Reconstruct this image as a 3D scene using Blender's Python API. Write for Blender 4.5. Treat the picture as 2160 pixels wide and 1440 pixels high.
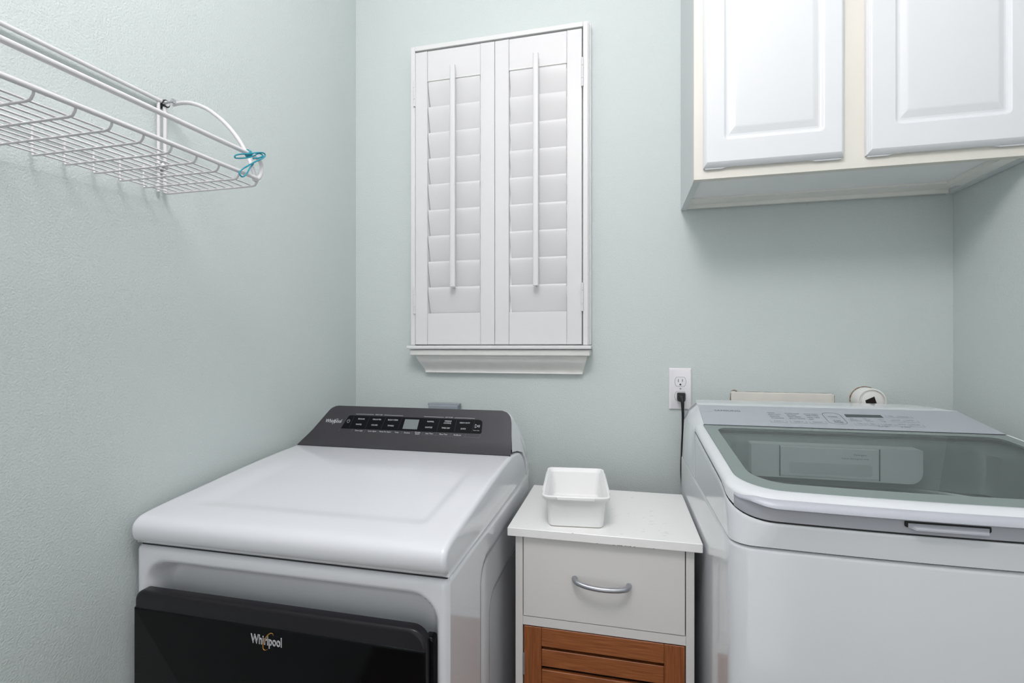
import bpy, bmesh, math, random
from mathutils import Vector, Matrix

for o in list(bpy.data.objects):
    bpy.data.objects.remove(o, do_unlink=True)
scene = bpy.context.scene
COL = scene.collection
PI = math.pi

# ------------------------------------------------------------------ camera
cam_d = bpy.data.cameras.new('camera')
cam_d.sensor_width = 36.0
cam_d.lens = 16.667
cam_d.shift_y = 0.00556
cam_d.clip_start = 0.02
cam = bpy.data.objects.new('camera', cam_d)
cam.location = (0, 0, 1.42)
cam.rotation_euler = (PI / 2, 0, math.atan(0.229))
COL.objects.link(cam)
scene.camera = cam

# ------------------------------------------------------------------ world, lights, exposure
world = bpy.data.worlds.new('world')
scene.world = world
world.use_nodes = True
bg = world.node_tree.nodes['Background']
bg.inputs[0].default_value = (1.0, 0.97, 0.99, 1)
bg.inputs[1].default_value = 1.7

scene.view_settings.view_transform = 'Standard'
scene.view_settings.look = 'None'
scene.view_settings.gamma = 1.0
scene.view_settings.use_curve_mapping = False
scene.view_settings.exposure = -0.73
ADDED_LIGHT_GLOW = 32.0


# ------------------------------------------------------------------ materials
def lin(c):
    def f(v):
        v /= 255.0
        return v / 12.92 if v <= 0.04045 else ((v + 0.055) / 1.055) ** 2.4
    return (f(c[0]), f(c[1]), f(c[2]), 1.0)


def mat(name, rgb, rough=0.5, metal=0.0, coat=0.0, spec=0.5, noise=None, bump=None, grain=None):
    """rgb in sRGB 0-255. noise=(scale, amount) mottles the colour, bump=(scale, distance, detail),
    grain=(stretch xyz, scale, dark rgb) gives streaks."""
    m = bpy.data.materials.new(name)
    m.use_nodes = True
    nt = m.node_tree
    b = nt.nodes['Principled BSDF']
    b.inputs['Base Color'].default_value = lin(rgb)
    b.inputs['Roughness'].default_value = rough
    b.inputs['Metallic'].default_value = metal
    b.inputs['Coat Weight'].default_value = coat
    b.inputs['Coat Roughness'].default_value = 0.06
    b.inputs['Specular IOR Level'].default_value = spec
    geo = nt.nodes.new('ShaderNodeNewGeometry')
    if noise:
        t = nt.nodes.new('ShaderNodeTexNoise')
        t.inputs['Scale'].default_value = noise[0]
        t.inputs['Detail'].default_value = 4
        nt.links.new(geo.outputs['Position'], t.inputs['Vector'])
        r = nt.nodes.new('ShaderNodeValToRGB')
        k = 1 - noise[1]
        c = lin(rgb)
        r.color_ramp.elements[0].position = 0.3
        r.color_ramp.elements[1].position = 0.6
        r.color_ramp.elements[0].color = (c[0] * k, c[1] * k, c[2] * k, 1)
        r.color_ramp.elements[1].color = c
        nt.links.new(t.outputs['Fac'], r.inputs['Fac'])
        nt.links.new(r.outputs['Color'], b.inputs['Base Color'])
    if grain:
        mp = nt.nodes.new('ShaderNodeMapping')
        mp.inputs['Scale'].default_value = grain[0]
        t = nt.nodes.new('ShaderNodeTexNoise')
        t.inputs['Scale'].default_value = grain[1]
        t.inputs['Detail'].default_value = 6
        t.inputs['Roughness'].default_value = 0.6
        r = nt.nodes.new('ShaderNodeValToRGB')
        r.color_ramp.elements[0].position = 0.36
        r.color_ramp.elements[1].position = 0.64
        r.color_ramp.elements[0].color = lin(grain[2])
        r.color_ramp.elements[1].color = lin(rgb)
        nt.links.new(geo.outputs['Position'], mp.inputs['Vector'])
        nt.links.new(mp.outputs['Vector'], t.inputs['Vector'])
        nt.links.new(t.outputs['Fac'], r.inputs['Fac'])
        nt.links.new(r.outputs['Color'], b.inputs['Base Color'])
    if bump:
        t = nt.nodes.new('ShaderNodeTexNoise')
        t.inputs['Scale'].default_value = bump[0]
        t.inputs['Detail'].default_value = bump[2]
        nt.links.new(geo.outputs['Position'], t.inputs['Vector'])
        bp = nt.nodes.new('ShaderNodeBump')
        bp.inputs['Distance'].default_value = bump[1]
        bp.inputs['Strength'].default_value = 0.6
        nt.links.new(t.outputs['Fac'], bp.inputs['Height'])
        nt.links.new(bp.outputs['Normal'], b.inputs['Normal'])
    return m


def glass_mat(name, tint, gloss_rough=0.02, base_mix=0.0, base=(120, 130, 128), ior=1.3):
    """thin tinted pane: transparent with a fresnel mirror on top"""
    m = bpy.data.materials.new(name)
    m.use_nodes = True
    nt = m.node_tree
    nt.nodes.clear()
    out = nt.nodes.new('ShaderNodeOutputMaterial')
    tr = nt.nodes.new('ShaderNodeBsdfTransparent')
    tr.inputs['Color'].default_value = tint
    df = nt.nodes.new('ShaderNodeBsdfDiffuse')
    df.inputs['Color'].default_value = lin(base)
    m0 = nt.nodes.new('ShaderNodeMixShader')
    m0.inputs['Fac'].default_value = base_mix
    gl = nt.nodes.new('ShaderNodeBsdfGlossy')
    gl.inputs['Roughness'].default_value = gloss_rough
    fr = nt.nodes.new('ShaderNodeFresnel')
    fr.inputs['IOR'].default_value = ior
    mx = nt.nodes.new('ShaderNodeMixShader')
    nt.links.new(tr.outputs[0], m0.inputs[1])
    nt.links.new(df.outputs[0], m0.inputs[2])
    nt.links.new(fr.outputs[0], mx.inputs['Fac'])
    nt.links.new(m0.outputs[0], mx.inputs[1])
    nt.links.new(gl.outputs[0], mx.inputs[2])
    nt.links.new(mx.outputs[0], out.inputs['Surface'])
    return m


def emit_mat(name, rgb, strength):
    m = bpy.data.materials.new(name)
    m.use_nodes = True
    b = m.node_tree.nodes['Principled BSDF']
    b.inputs['Base Color'].default_value = lin(rgb)
    b.inputs['Emission Color'].default_value = lin(rgb)
    b.inputs['Emission Strength'].default_value = strength
    return m


M = {}
M['wall'] = mat('wall_paint', (205, 214, 212), 0.55, bump=(260, 0.0022, 2), spec=0.3)
M['ceiling'] = mat('ceiling_paint', (238, 239, 238), 0.8, bump=(120, 0.003, 2))
M['floor'] = mat('floor_tile', (120, 108, 98), 0.4, noise=(6, 0.25))
M['shutter'] = mat('shutter_white', (221, 221, 222), 0.38, spec=0.4)
M['casing'] = mat('casing_white', (224, 224, 224), 0.45)
M['sill'] = mat('sill_white', (228, 228, 225), 0.5, noise=(25, 0.04))
M['wire'] = mat('vinyl_coated_wire', (222, 220, 222), 0.4)
M['steel'] = mat('zinc_screw', (190, 192, 195), 0.25, metal=1.0)
M['steel_dark'] = mat('dark_washer', (80, 82, 84), 0.4, metal=1.0)
M['teal'] = mat('teal_tie', (18, 148, 168), 0.4)
M['appl'] = mat('appliance_white_enamel', (228, 229, 234), 0.17, coat=0.6)
M['appl2'] = mat('washer_white_enamel', (224, 227, 231), 0.2, coat=0.7)
M['seam'] = mat('dark_seam', (40, 41, 44), 0.7)
M['graphite'] = mat('graphite_console', (64, 62, 67), 0.36, spec=0.4, metal=0.15)
M['touch'] = mat('touch_strip', (14, 14, 20), 0.45, spec=0.12)
M['lcd'] = mat('lcd_grey', (122, 130, 130), 0.3)
M['ink_white'] = mat('ink_white', (222, 224, 228), 0.5)
M['ink_dim'] = mat('ink_grey', (120, 120, 126), 0.5)
M['ink_rule'] = mat('ink_dark_rule', (62, 62, 70), 0.5)
M['door_black'] = mat('door_black_gloss', (6, 6, 8), 0.08, spec=0.22)
M['door_band'] = mat('door_charcoal_band', (34, 32, 37), 0.3, spec=0.3)
M['silver_ink'] = mat('logo_silver', (225, 225, 228), 0.3, metal=0.4)
M['gold_ink'] = mat('logo_gold', (205, 150, 70), 0.3, metal=0.5)
M['grey_box'] = mat('grey_plastic', (152, 158, 166), 0.5)
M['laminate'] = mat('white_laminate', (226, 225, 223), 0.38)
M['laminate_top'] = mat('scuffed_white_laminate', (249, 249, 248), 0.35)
M['chip'] = mat('chipped_edge', (95, 88, 80), 0.9)
M['scuff'] = mat('scuff_mark', (233, 234, 233), 0.5)
M['bamboo_h'] = mat('bamboo_horizontal', (170, 103, 56), 0.4, grain=((3, 3, 110), 4.0, (130, 71, 34)))
M['bamboo_v'] = mat('bamboo_vertical', (164, 97, 50), 0.4, grain=((110, 110, 3), 4.0, (128, 69, 33)))
M['dark_inside'] = mat('cabinet_dark_inside', (28, 22, 18), 0.9)
M['handle'] = mat('brushed_nickel', (176, 178, 184), 0.32, metal=0.85)
M['tub'] = mat('white_plastic_tub', (246, 246, 246), 0.4)
M['tub_base'] = mat('yellowed_plastic', (226, 226, 206), 0.5)
M['silver'] = mat('silver_grey_panel', (188, 193, 201), 0.38, metal=0.25)
M['handle_grey'] = mat('lid_handle_silver', (190, 192, 201), 0.42, metal=0.1)
M['ink_grey'] = mat('ink_slate', (84, 88, 98), 0.5)
M['lcd_dark'] = mat('lcd_dark', (66, 74, 76), 0.25)
M['frit'] = mat('glass_border', (128, 140, 138), 0.06, spec=0.6)
M['lidglass'] = glass_mat('lid_glass', (0.72, 0.78, 0.77, 1), 0.02, 0.08, (140, 150, 148), 1.55)
M['pane'] = glass_mat('window_glass', (0.95, 0.97, 0.97, 1))
M['inside'] = mat('washer_inner_plastic', (222, 227, 227), 0.4)
M['well_grey'] = mat('washer_well_plastic', (136, 146, 146), 0.4)
M['pull_grey'] = mat('drawer_pull_plastic', (204, 209, 209), 0.45)
M['drum'] = mat('drum_steel', (120, 124, 126), 0.35, metal=0.7)
M['outlet'] = mat('outlet_plastic', (236, 234, 238), 0.4)
M['black'] = mat('black_rubber', (16, 16, 18), 0.5)
M['cream_box'] = mat('cream_plastic', (232, 228, 220), 0.5, noise=(30, 0.05))
M['torn'] = mat('torn_drywall_edge', (150, 118, 92), 0.95, noise=(80, 0.35))
M['pvc'] = mat('white_pvc', (236, 236, 232), 0.4)
M['cab_door'] = mat('thermofoil_white', (228, 230, 233), 0.4, bump=None)
M['cab_frame'] = mat('cream_face_frame', (228, 225, 216), 0.5)
M['cab_side'] = mat('cabinet_side_grey', (214, 219, 220), 0.6)
M['cab_under'] = mat('cabinet_underside', (246, 248, 247), 0.6, noise=(7, 0.04))
M['cab_cleat'] = mat('cabinet_cleat', (243, 243, 238), 0.6, noise=(12, 0.04))
M['lamp'] = emit_mat('added_globe_glow', (255, 249, 251), ADDED_LIGHT_GLOW)
M['added_light_rim'] = mat('added_light_rim', (240, 240, 240), 0.4)


# ------------------------------------------------------------------ mesh helpers
class MB:
    def __init__(self):
        self.v, self.f = [], []

    def add(self, vs, fs):
        n = len(self.v)
        self.v += [tuple(p) for p in vs]
        self.f += [tuple(i + n for i in f) for f in fs]
        return self

    def box(self, x0, x1, y0, y1, z0, z1, bev=0.0, seg=2):
        bm = bmesh.new()
        bmesh.ops.create_cube(bm, size=1)
        for v in bm.verts:
            v.co = Vector(((x0 + x1) / 2 + v.co.x * (x1 - x0), (y0 + y1) / 2 + v.co.y * (y1 - y0),
                           (z0 + z1) / 2 + v.co.z * (z1 - z0)))
        if bev > 0:
            bmesh.ops.bevel(bm, geom=list(bm.edges), offset=bev, segments=seg, affect='EDGES', profile=0.5)
        self.bm(bm)
        return self

    def bm(self, bm):
        bm.verts.index_update()
        self.add([v.co[:] for v in bm.verts], [[v.index for v in f.verts] for f in bm.faces])
        bm.free()

    def grid(self, fn, nu, nv, flip=False):
        vs = [fn(i / nu, j / nv) for j in range(nv + 1) for i in range(nu + 1)]
        fs = []
        for j in range(nv):
            for i in range(nu):
                a = j * (nu + 1) + i
                q = (a, a + 1, a + nu + 2, a + nu + 1)
                fs.append(q[::-1] if flip else q)
        return self.add(vs, fs)

    def loft(self, rings, closed=True, cap0=False, cap1=False):
        n = len(rings[0])
        vs = [p for r in rings for p in r]
        fs = []
        for k in range(len(rings) - 1):
            for i in range(n if closed else n - 1):
                j = (i + 1) % n
                fs.append((k * n + i, k * n + j, (k + 1) * n + j, (k + 1) * n + i))
        if cap0:
            fs.append(tuple(range(n))[::-1])
        if cap1:
            fs.append(tuple((len(rings) - 1) * n + i for i in range(n)))
        return self.add(vs, fs)

    def tube(self, path, r, n=8, cap=True, closed=False):
        P = [Vector(p) for p in path]
        N = len(P)
        T = []
        for i in range(N):
            if closed:
                d = P[(i + 1) % N] - P[i - 1]
            else:
                d = P[min(i + 1, N - 1)] - P[max(i - 1, 0)]
            T.append(d.normalized())
        up = Vector((0, 0, 1)) if abs(T[0].z) < 0.9 else Vector((1, 0, 0))
        nrm = T[0].cross(up).normalized()
        rings = []
        for i in range(N):
            nrm = (nrm - T[i] * nrm.dot(T[i])).normalized()
            bn = T[i].cross(nrm)
            rr = r[i] if isinstance(r, (list, tuple)) else r
            rings.append([P[i] + nrm * rr * math.cos(2 * PI * k / n) + bn * rr * math.sin(2 * PI * k / n) for k in range(n)])
        if closed:
            rings.append(rings[0])
        return self.loft(rings, True, cap and not closed, cap and not closed)

    def prism(self, poly, axis, a, b):
        """poly of 2D points extruded between a and b along axis ('x': poly=(y,z), 'y': (x,z), 'z': (x,y))"""
        def mk(p, t):
            return (t, p[0], p[1]) if axis == 'x' else (p[0], t, p[1]) if axis == 'y' else (p[0], p[1], t)
        return self.loft([[mk(p, a) for p in poly], [mk(p, b) for p in poly]], True, True, True)

    def build(self, name, material, parent=None, smooth=None, weld=False, up=None):
        me = bpy.data.meshes.new(name)
        off = Vector((0, 0, 0))
        p = parent
        while p is not None:
            off += p.location
            p = p.parent
        me.from_pydata([(v[0] - off.x, v[1] - off.y, v[2] - off.z) for v in self.v], [], self.f)
        bm = bmesh.new()
        bm.from_mesh(me)
        if weld:
            bmesh.ops.remove_doubles(bm, verts=bm.verts, dist=0.00005)
        bmesh.ops.recalc_face_normals(bm, faces=bm.faces)
        if up is not None:
            for f in bm.faces:
                f.normal_update()
                if f.normal.dot(Vector(up)) < 0:
                    f.normal_flip()
        if smooth is not None:
            for f in bm.faces:
                f.smooth = True
            a = math.radians(smooth)
            for e in bm.edges:
                if len(e.link_faces) == 2:
                    e.smooth = e.calc_face_angle(0) < a
        bm.to_mesh(me)
        bm.free()
        me.materials.append(M[material])
        o = bpy.data.objects.new(name, me)
        COL.objects.link(o)
        o.parent = parent
        return o


def box(*a, **k):
    return MB().box(*a, **k)


def tag(o, label=None, cat=None, group=None, kind=None):
    if label:
        o['label'] = label
    if cat:
        o['category'] = cat
    if group:
        o['group'] = group
    if kind:
        o['kind'] = kind
    return o


def thing(name, label, cat, loc, group=None):
    o = bpy.data.objects.new(name, None)
    o.empty_display_size = 0.05
    COL.objects.link(o)
    o.location = loc
    return tag(o, label, cat, group)


def copy_at(src, loc):
    c = src.copy()
    COL.objects.link(c)
    c.location = loc
    return c


def catmull(pts, k=8, closed=False):
    P = [Vector(p) for p in pts]
    n = len(P)
    out = []
    rng = n if closed else n - 1
    for i in range(rng):
        if closed:
            a, b, c, d = P[i - 1], P[i], P[(i + 1) % n], P[(i + 2) % n]
        else:
            a, b, c, d = P[max(i - 1, 0)], P[i], P[i + 1], P[min(i + 2, n - 1)]
        for s in range(k):
            t = s / k
            out.append(0.5 * ((2 * b) + (c - a) * t + (2 * a - 5 * b + 4 * c - d) * t * t + (3 * b - a - 3 * c + d) * t ** 3))
    if not closed:
        out.append(P[-1])
    return out


def sstep(a, b, x):
    t = max(0.0, min(1.0, (x - a) / (b - a)))
    return t * t * (3 - 2 * t)


def circle(cx, cy, r, n=24, a0=0.0, a1=2 * PI, full=True):
    k = n if full else n + 1
    return [(cx + r * math.cos(a0 + (a1 - a0) * i / n), cy + r * math.sin(a0 + (a1 - a0) * i / n)) for i in range(k)]


def rrect(x0, x1, y0, y1, r, n=5):
    """2D rounded rectangle; r may be one radius or four (bl, br, tr, tl)"""
    if not isinstance(r, (tuple, list)):
        r = (r,) * 4
    pts = []
    for (cx, cy, rr, a) in ((x0 + r[0], y0 + r[0], r[0], PI), (x1 - r[1], y0 + r[1], r[1], 1.5 * PI),
                            (x1 - r[2], y1 - r[2], r[2], 0), (x0 + r[3], y1 - r[3], r[3], 0.5 * PI)):
        for i in range(n + 1):
            t = a + 0.5 * PI * i / n
            pts.append((cx + rr * math.cos(t), cy + rr * math.sin(t)))
    return pts


_glyphs = {}


def glyph_mesh(body, shear=0.0, outline=0.0):
    """text of size 1 as (verts, faces), flat in xy, centred in x and y"""
    key = (body, shear, outline)
    if key in _glyphs:
        return _glyphs[key]
    cu = bpy.data.curves.new('lettering_curve', 'FONT')
    cu.body = body
    cu.size = 1.0
    cu.align_x = 'CENTER'
    cu.align_y = 'CENTER'
    cu.shear = shear
    cu.resolution_u = 2
    if outline:
        cu.fill_mode = 'NONE'
        cu.bevel_depth = outline
        cu.bevel_resolution = 0
    o = bpy.data.objects.new('lettering_curve', cu)
    COL.objects.link(o)
    bpy.context.view_layer.update()
    dg = bpy.context.evaluated_depsgraph_get()
    me = bpy.data.meshes.new_from_object(o.evaluated_get(dg))
    res = ([v.co[:] for v in me.vertices], [tuple(p.vertices) for p in me.polygons])
    bpy.data.meshes.remove(me)
    bpy.data.objects.remove(o, do_unlink=True)
    bpy.data.curves.remove(cu)
    _glyphs[key] = res
    return res


def lettering(mb, frame, items):
    """items: (text, x, y, height, width or None, shear); frame(x, y, h) -> 3D point"""
    for it in items:
        txt, x, y, size, wid, sh = it
        vs, fs = glyph_mesh(txt, sh)
        w = max(v[0] for v in vs) - min(v[0] for v in vs)
        sx = wid / w if wid else size
        mb.add([frame(x + v[0] * sx, y + v[1] * size, 0.0) for v in vs], fs)


def rule(mb, frame, x0, y0, x1, y1, w=0.0005):
    dx, dy = x1 - x0, y1 - y0
    L = math.hypot(dx, dy)
    nx, ny = -dy / L * w / 2, dx / L * w / 2
    mb.add([frame(x0 + nx, y0 + ny, 0), frame(x0 - nx, y0 - ny, 0), frame(x1 - nx, y1 - ny, 0), frame(x1 + nx, y1 + ny, 0)],
           [(0, 1, 2, 3)])


def loop_rule(mb, frame, pts, w=0.0005):
    for i in range(len(pts)):
        a, b = pts[i], pts[(i + 1) % len(pts)]
        rule(mb, frame, a[0], a[1], b[0], b[1], w)


# ------------------------------------------------------------------ the room
XL, XR, YB, YF, ZT = -0.996, 0.954, 1.65, -1.15, 3.20
WX0, WX1, WZ0, WZ1 = -0.715, -0.135, 1.445, 2.475       # window opening


def struct(name, mb, m, parent=None, smooth=None):
    o = mb.build(name, m, parent, smooth)
    if parent is None:
        o['kind'] = 'structure'
    return o


struct('floor', box(XL - 0.12, XR + 0.12, YF - 0.12, YB + 0.12, -0.05, 0.0), 'floor')
struct('ceiling', box(XL - 0.12, XR + 0.12, YF - 0.12, YB + 0.12, ZT, ZT + 0.05), 'ceiling')
struct('wall_left', box(XL - 0.12, XL, YF, YB, 0, ZT), 'wall')
struct('wall_right', box(XR, XR + 0.12, YF, YB, 0, ZT), 'wall')
wb = MB()
wb.box(XL - 0.12, WX0, YB, YB + 0.12, 0, ZT)
wb.box(WX1, XR + 0.12, YB, YB + 0.12, 0, ZT)
wb.box(WX0, WX1, YB, YB + 0.12, 0, WZ0)
wb.box(WX0, WX1, YB, YB + 0.12, WZ1, ZT)
struct('wall_back', wb, 'wall')
# the wall behind the camera has a wide open doorway
wr = MB()
wr.box(XL - 0.12, -0.62, YF - 0.12, YF, 0, ZT)
wr.box(0.62, XR + 0.12, YF - 0.12, YF, 0, ZT)
wr.box(-0.62, 0.62, YF - 0.12, YF, 2.5, ZT)
struct('wall_rear', wr, 'wall')

# globe light added under the ceiling, out of frame, to brighten walls and tops
LPX, LPY, LPZ, LPR = -0.14, 0.14, 2.76, 0.24
lp = thing('added_globe_light', 'added white globe light under the ceiling, unseen, to brighten the room', 'lamp', (LPX, LPY, ZT))
MB().loft([[(LPX + r * math.cos(2 * PI * k / 32), LPY + r * math.sin(2 * PI * k / 32), z) for k in range(32)]
           for (r, z) in ((0.075, ZT - 0.0005), (0.075, ZT - 0.02), (0.05, ZT - 0.035), (0.016, ZT - 0.045), (0.016, LPZ + LPR + 0.02), (0.06, LPZ + LPR + 0.012), (0.065, LPZ + LPR - 0.02))], True, True, True).build('stem', 'added_light_rim', lp, 50)
MB().loft([[(LPX + LPR * math.sin(a) * math.cos(2 * PI * k / 24), LPY + LPR * math.sin(a) * math.sin(2 * PI * k / 24), LPZ + LPR * math.cos(a)) for k in range(24)]
           for a in [PI * (0.04 + 0.92 * q / 14) for q in range(15)]], True, True, True).build('globe', 'lamp', lp, 80)

# ------------------------------------------------------------------ window casing, sill, pane
win = bpy.data.objects.new('window_1', None)
win.location = (-0.425, 1.65, 1.43)
COL.objects.link(win)
tag(win, 'white framed window with shutters, sill and moulded apron on the back wall', None, None, 'structure')
FX0, FX1, FZ0, FZ1 = -0.745, -0.106, 1.427, 2.511     # frame outer, front plane y=1.60
SX0, SX1, SZ1 = -0.7275, -0.1265, 2.492                # shutter opening


def frame_member(poly_in_out, name):
    return poly_in_out


def casing(x0, x1, z0, z1, y0, y1, w, name, b=0.0015):
    """three-sided frame (left, right, top) of width w"""
    MB().box(x0, x0 + w, y0, y1, z0, z1, b).build(name, 'casing', win)
    MB().box(x1 - w, x1, y0, y1, z0, z1, b).build(name, 'casing', win)
    MB().box(x0 + w, x1 - w, y0, y1, z1 - w, z1, b).build(name, 'casing', win)


casing(FX0, FX1, FZ0, FZ1, 1.600, 1.652, 0.0165, 'frame_member', 0.002)
casing(FX0 - 0.003, FX1 + 0.004, FZ0, FZ1 + 0.004, 1.612, 1.651, 0.012, 'casing_step', 0.002)
casing(FX0 - 0.006, FX1 + 0.009, FZ0, FZ1 + 0.009, 1.628, 1.651, 0.014, 'casing_step', 0.003)
# stool (sill board), moulding and apron
MB().box(-0.750, -0.094, 1.572, 1.652, 1.4135, 1.4255, 0.003, 3).build('sill', 'casing', win)
MB().box(-0.742, -0.0985, 1.582, 1.652, 1.390, 1.4125, 0.005, 3).build('sill_moulding', 'sill', win)


def cove(t):
    # apron moulding profile, t 0 (top) .. 1 (bottom): (y, z, end inset)
    z = 1.3895 - t * 0.0615
    y = 1.600 + 0.034 * sstep(0.12, 0.95, t) - (0.004 if t < 0.12 else 0) - 0.004 * sstep(0.9, 1.0, t)
    return y, z, 0.024 * t


ap = MB()
rings = []
for i in range(15):
    y, z, ins = cove(i / 14)
    xa, xb = -0.7235 + ins, -0.1085 - ins * 0.8
    rings.append([(xa, 1.651, z), (xa, y, z), (xb, y, z), (xb, 1.651, z)])
ap.loft(rings, True, True, True)
ap.build('apron', 'sill', win, 35)
MB().add([(WX0, 1.728, WZ0), (WX1, 1.728, WZ0), (WX1, 1.728, WZ1), (WX0, 1.728, WZ1)], [(0, 1, 2, 3)]).build('window_pane', 'pane', win, up=(0, -1, 0))
ws = MB()
ws.box(WX0, WX1, 1.715, 1.745, WZ0, WZ0 + 0.03)
ws.box(WX0, WX1, 1.715, 1.745, WZ1 - 0.03, WZ1)
ws.box(WX0, WX0 + 0.03, 1.715, 1.745, WZ0 + 0.03, WZ1 - 0.03)
ws.box(WX1 - 0.03, WX1, 1.715, 1.745, WZ0 + 0.03, WZ1 - 0.03)
ws.build('sash', 'casing', win)

# ------------------------------------------------------------------ plantation shutters
def shutter(x0, x1, xa, xb, xr, label, hinge_side, z_rod):
    """panel x0..x1; louvres between xa and xb; tilt rod at xr"""
    zb, zt = 1.4295, 2.489
    lz0, lz1 = 1.5415, 2.380
    yf, yb = 1.6015, 1.628
    t = thing('plantation_shutter', label, 'shutter', ((x0 + x1) / 2, 1.615, zb), 'shutter panels of the window')
    for (a, b) in ((x0, xa), (xb, x1)):
        MB().box(a, b, yf, yb, zb, zt, 0.0012, 1).build('stile', 'shutter', t)
    MB().box(xa + 0.0006, xb - 0.0006, yf + 0.0012, yb, lz1, zt, 0.0012, 1).build('top_rail', 'shutter', t)
    MB().box(xa + 0.0004, xb - 0.0004, yf + 0.0002, yf + 0.006, lz1 - 0.0005, lz1 + 0.0035, 0.001, 1).build('rail_lip', 'sill', t)
    MB().box(xa + 0.0006, xb - 0.0006, yf + 0.0012, yb, zb, lz0, 0.0012, 1).build('bottom_rail', 'shutter', t)
    # bead along each stile
    for x in (xa - 0.004, xb + 0.002):
        MB().box(x, x + 0.002, yf - 0.0008, yf + 0.002, zb, zt).build('stile_bead', 'shutter', t)
    n = 9
    pitch = (lz1 - lz0) / n
    proto = None
    tilt = math.radians(16.0)
    ch, th = pitch * 1.09, 0.011
    for k in range(n):
        zc = lz0 + pitch * (k + 0.5)
        loc = Vector((0, 1.6205, zc - 0.001)) - t.location
        if proto is None:
            poly = []
            for i in range(20):
                a = 2 * PI * i / 20
                u = math.copysign(abs(math.cos(a)) ** 0.75, math.cos(a)) * ch / 2
                w = math.copysign(abs(math.sin(a)) ** 0.9, math.sin(a)) * th / 2
                # u along the blade (top leans to the room), w across
                poly.append((-u * math.sin(tilt) + w * math.cos(tilt), u * math.cos(tilt) + w * math.sin(tilt)))
            mb = MB().prism(poly, 'x', xa + 0.0025, xb - 0.0025)
            proto = mb.build('louver', 'shutter', None, 40)
            proto.parent = t
            proto.location = loc
        else:
            copy_at(proto, loc)
    # tilt rod
    rp = rrect(xr - 0.0095, xr + 0.0095, 1.576, 1.589, 0.004, 4)
    rod = MB().prism(rp, 'z', z_rod[0], z_rod[1]).build('tilt_rod', 'shutter', t, 40)
    for k in range(n):
        zc = lz0 + pitch * (k + 1) - 0.006
        MB().box(xr - 0.002, xr + 0.002, 1.587, 1.604, zc - 0.0015, zc + 0.0015).build('rod_staple', 'steel', rod)
    # hinges
    xh = x0 - 0.002 if hinge_side < 0 else x1 + 0.002
    for (za, zc) in ((1.541, 1.636), (2.292, 2.387)):
        h = MB().box(xh - 0.0045, xh + 0.0045, 1.5985, 1.606, za, zc, 0.001, 1).build('hinge', 'shutter', t)
        for (q0, q1) in ((0.0, 0.27), (0.28, 0.72), (0.73, 1.0)):
            MB().prism(circle(xh, 1.5965, 0.0036, 12), 'z', za + (zc - za) * q0, za + (zc - za) * q1).build('knuckle', 'shutter', h, 40)
    return t


shutter(SX0, -0.4295, -0.681, -0.4810, -0.577, 'white shutter panel hinged at the left side of the window', -1, (1.633, 2.413))
shutter(-0.4280, SX1, -0.378, -0.1765, -0.280, 'white shutter panel hinged at the right side of the window, nearer the wall cabinet', 1, (1.629, 2.414))

# ------------------------------------------------------------------ wall cabinet
cb = thing('wall_cabinet', 'white wall cabinet with raised panel doors in a cream face frame above the washer', 'cabinet', (0.57, 1.5, 1.869))
CX0, CX1, CY, CZ0, CZ1 = 0.1935, 0.952, 1.354, 1.870, 2.80
MB().box(CX0, CX0 + 0.018, CY + 0.019, 1.649, CZ0, CZ1).build('side_panel', 'cab_side', cb)
MB().box(CX1 - 0.018, CX1, CY + 0.019, 1.649, CZ0, CZ1).build('side_panel', 'cab_side', cb)
MB().box(CX0 + 0.018, CX1 - 0.018, CY + 0.019, 1.649, CZ0 + 0.017, CZ0 + 0.033).build('bottom_panel', 'cab_under', cb)
MB().box(CX0 + 0.018, CX1 - 0.018, CY + 0.019, 1.649, CZ1 - 0.018, CZ1).build('top_panel', 'cab_side', cb)
MB().box(CX0 + 0.018, CX1 - 0.018, 1.643, 1.649, CZ0 + 0.033, CZ1 - 0.018).build('back_panel', 'cab_side', cb)
MB().box(CX0 + 0.018, CX1 - 0.0185, 1.632, 1.6425, CZ0 + 0.001, CZ0 + 0.0168).build('rear_cleat', 'cab_cleat', cb)
MB().box(CX0 + 0.018, CX1 - 0.0185, 1.575, 1.6315, CZ0 + 0.0115, CZ0 + 0.0168).build('rear_strip', 'cab_cleat', cb)
MB().box(CX1 - 0.056, CX1 - 0.0185, CY + 0.02, 1.575, CZ0 + 0.003, CZ0 + 0.0168).build('wall_cleat', 'cab_cleat', cb)
# face frame
for (a, b, c, d) in ((CX0 - 0.001, 0.250, CZ0, CZ1), (0.520, 0.625, CZ0, CZ1), (0.915, CX1, CZ0, CZ1)):
    MB().box(a, b, CY, CY + 0.019, c, d).build('frame_stile', 'cab_frame', cb)
for (x0, x1) in ((0.250, 0.520), (0.625, 0.915)):
    for (c, d) in ((CZ0, 1.935), (CZ1 - 0.06, CZ1)):
        MB().box(x0, x1, CY, CY + 0.019, c, d).build('frame_rail', 'cab_frame', cb)


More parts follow.
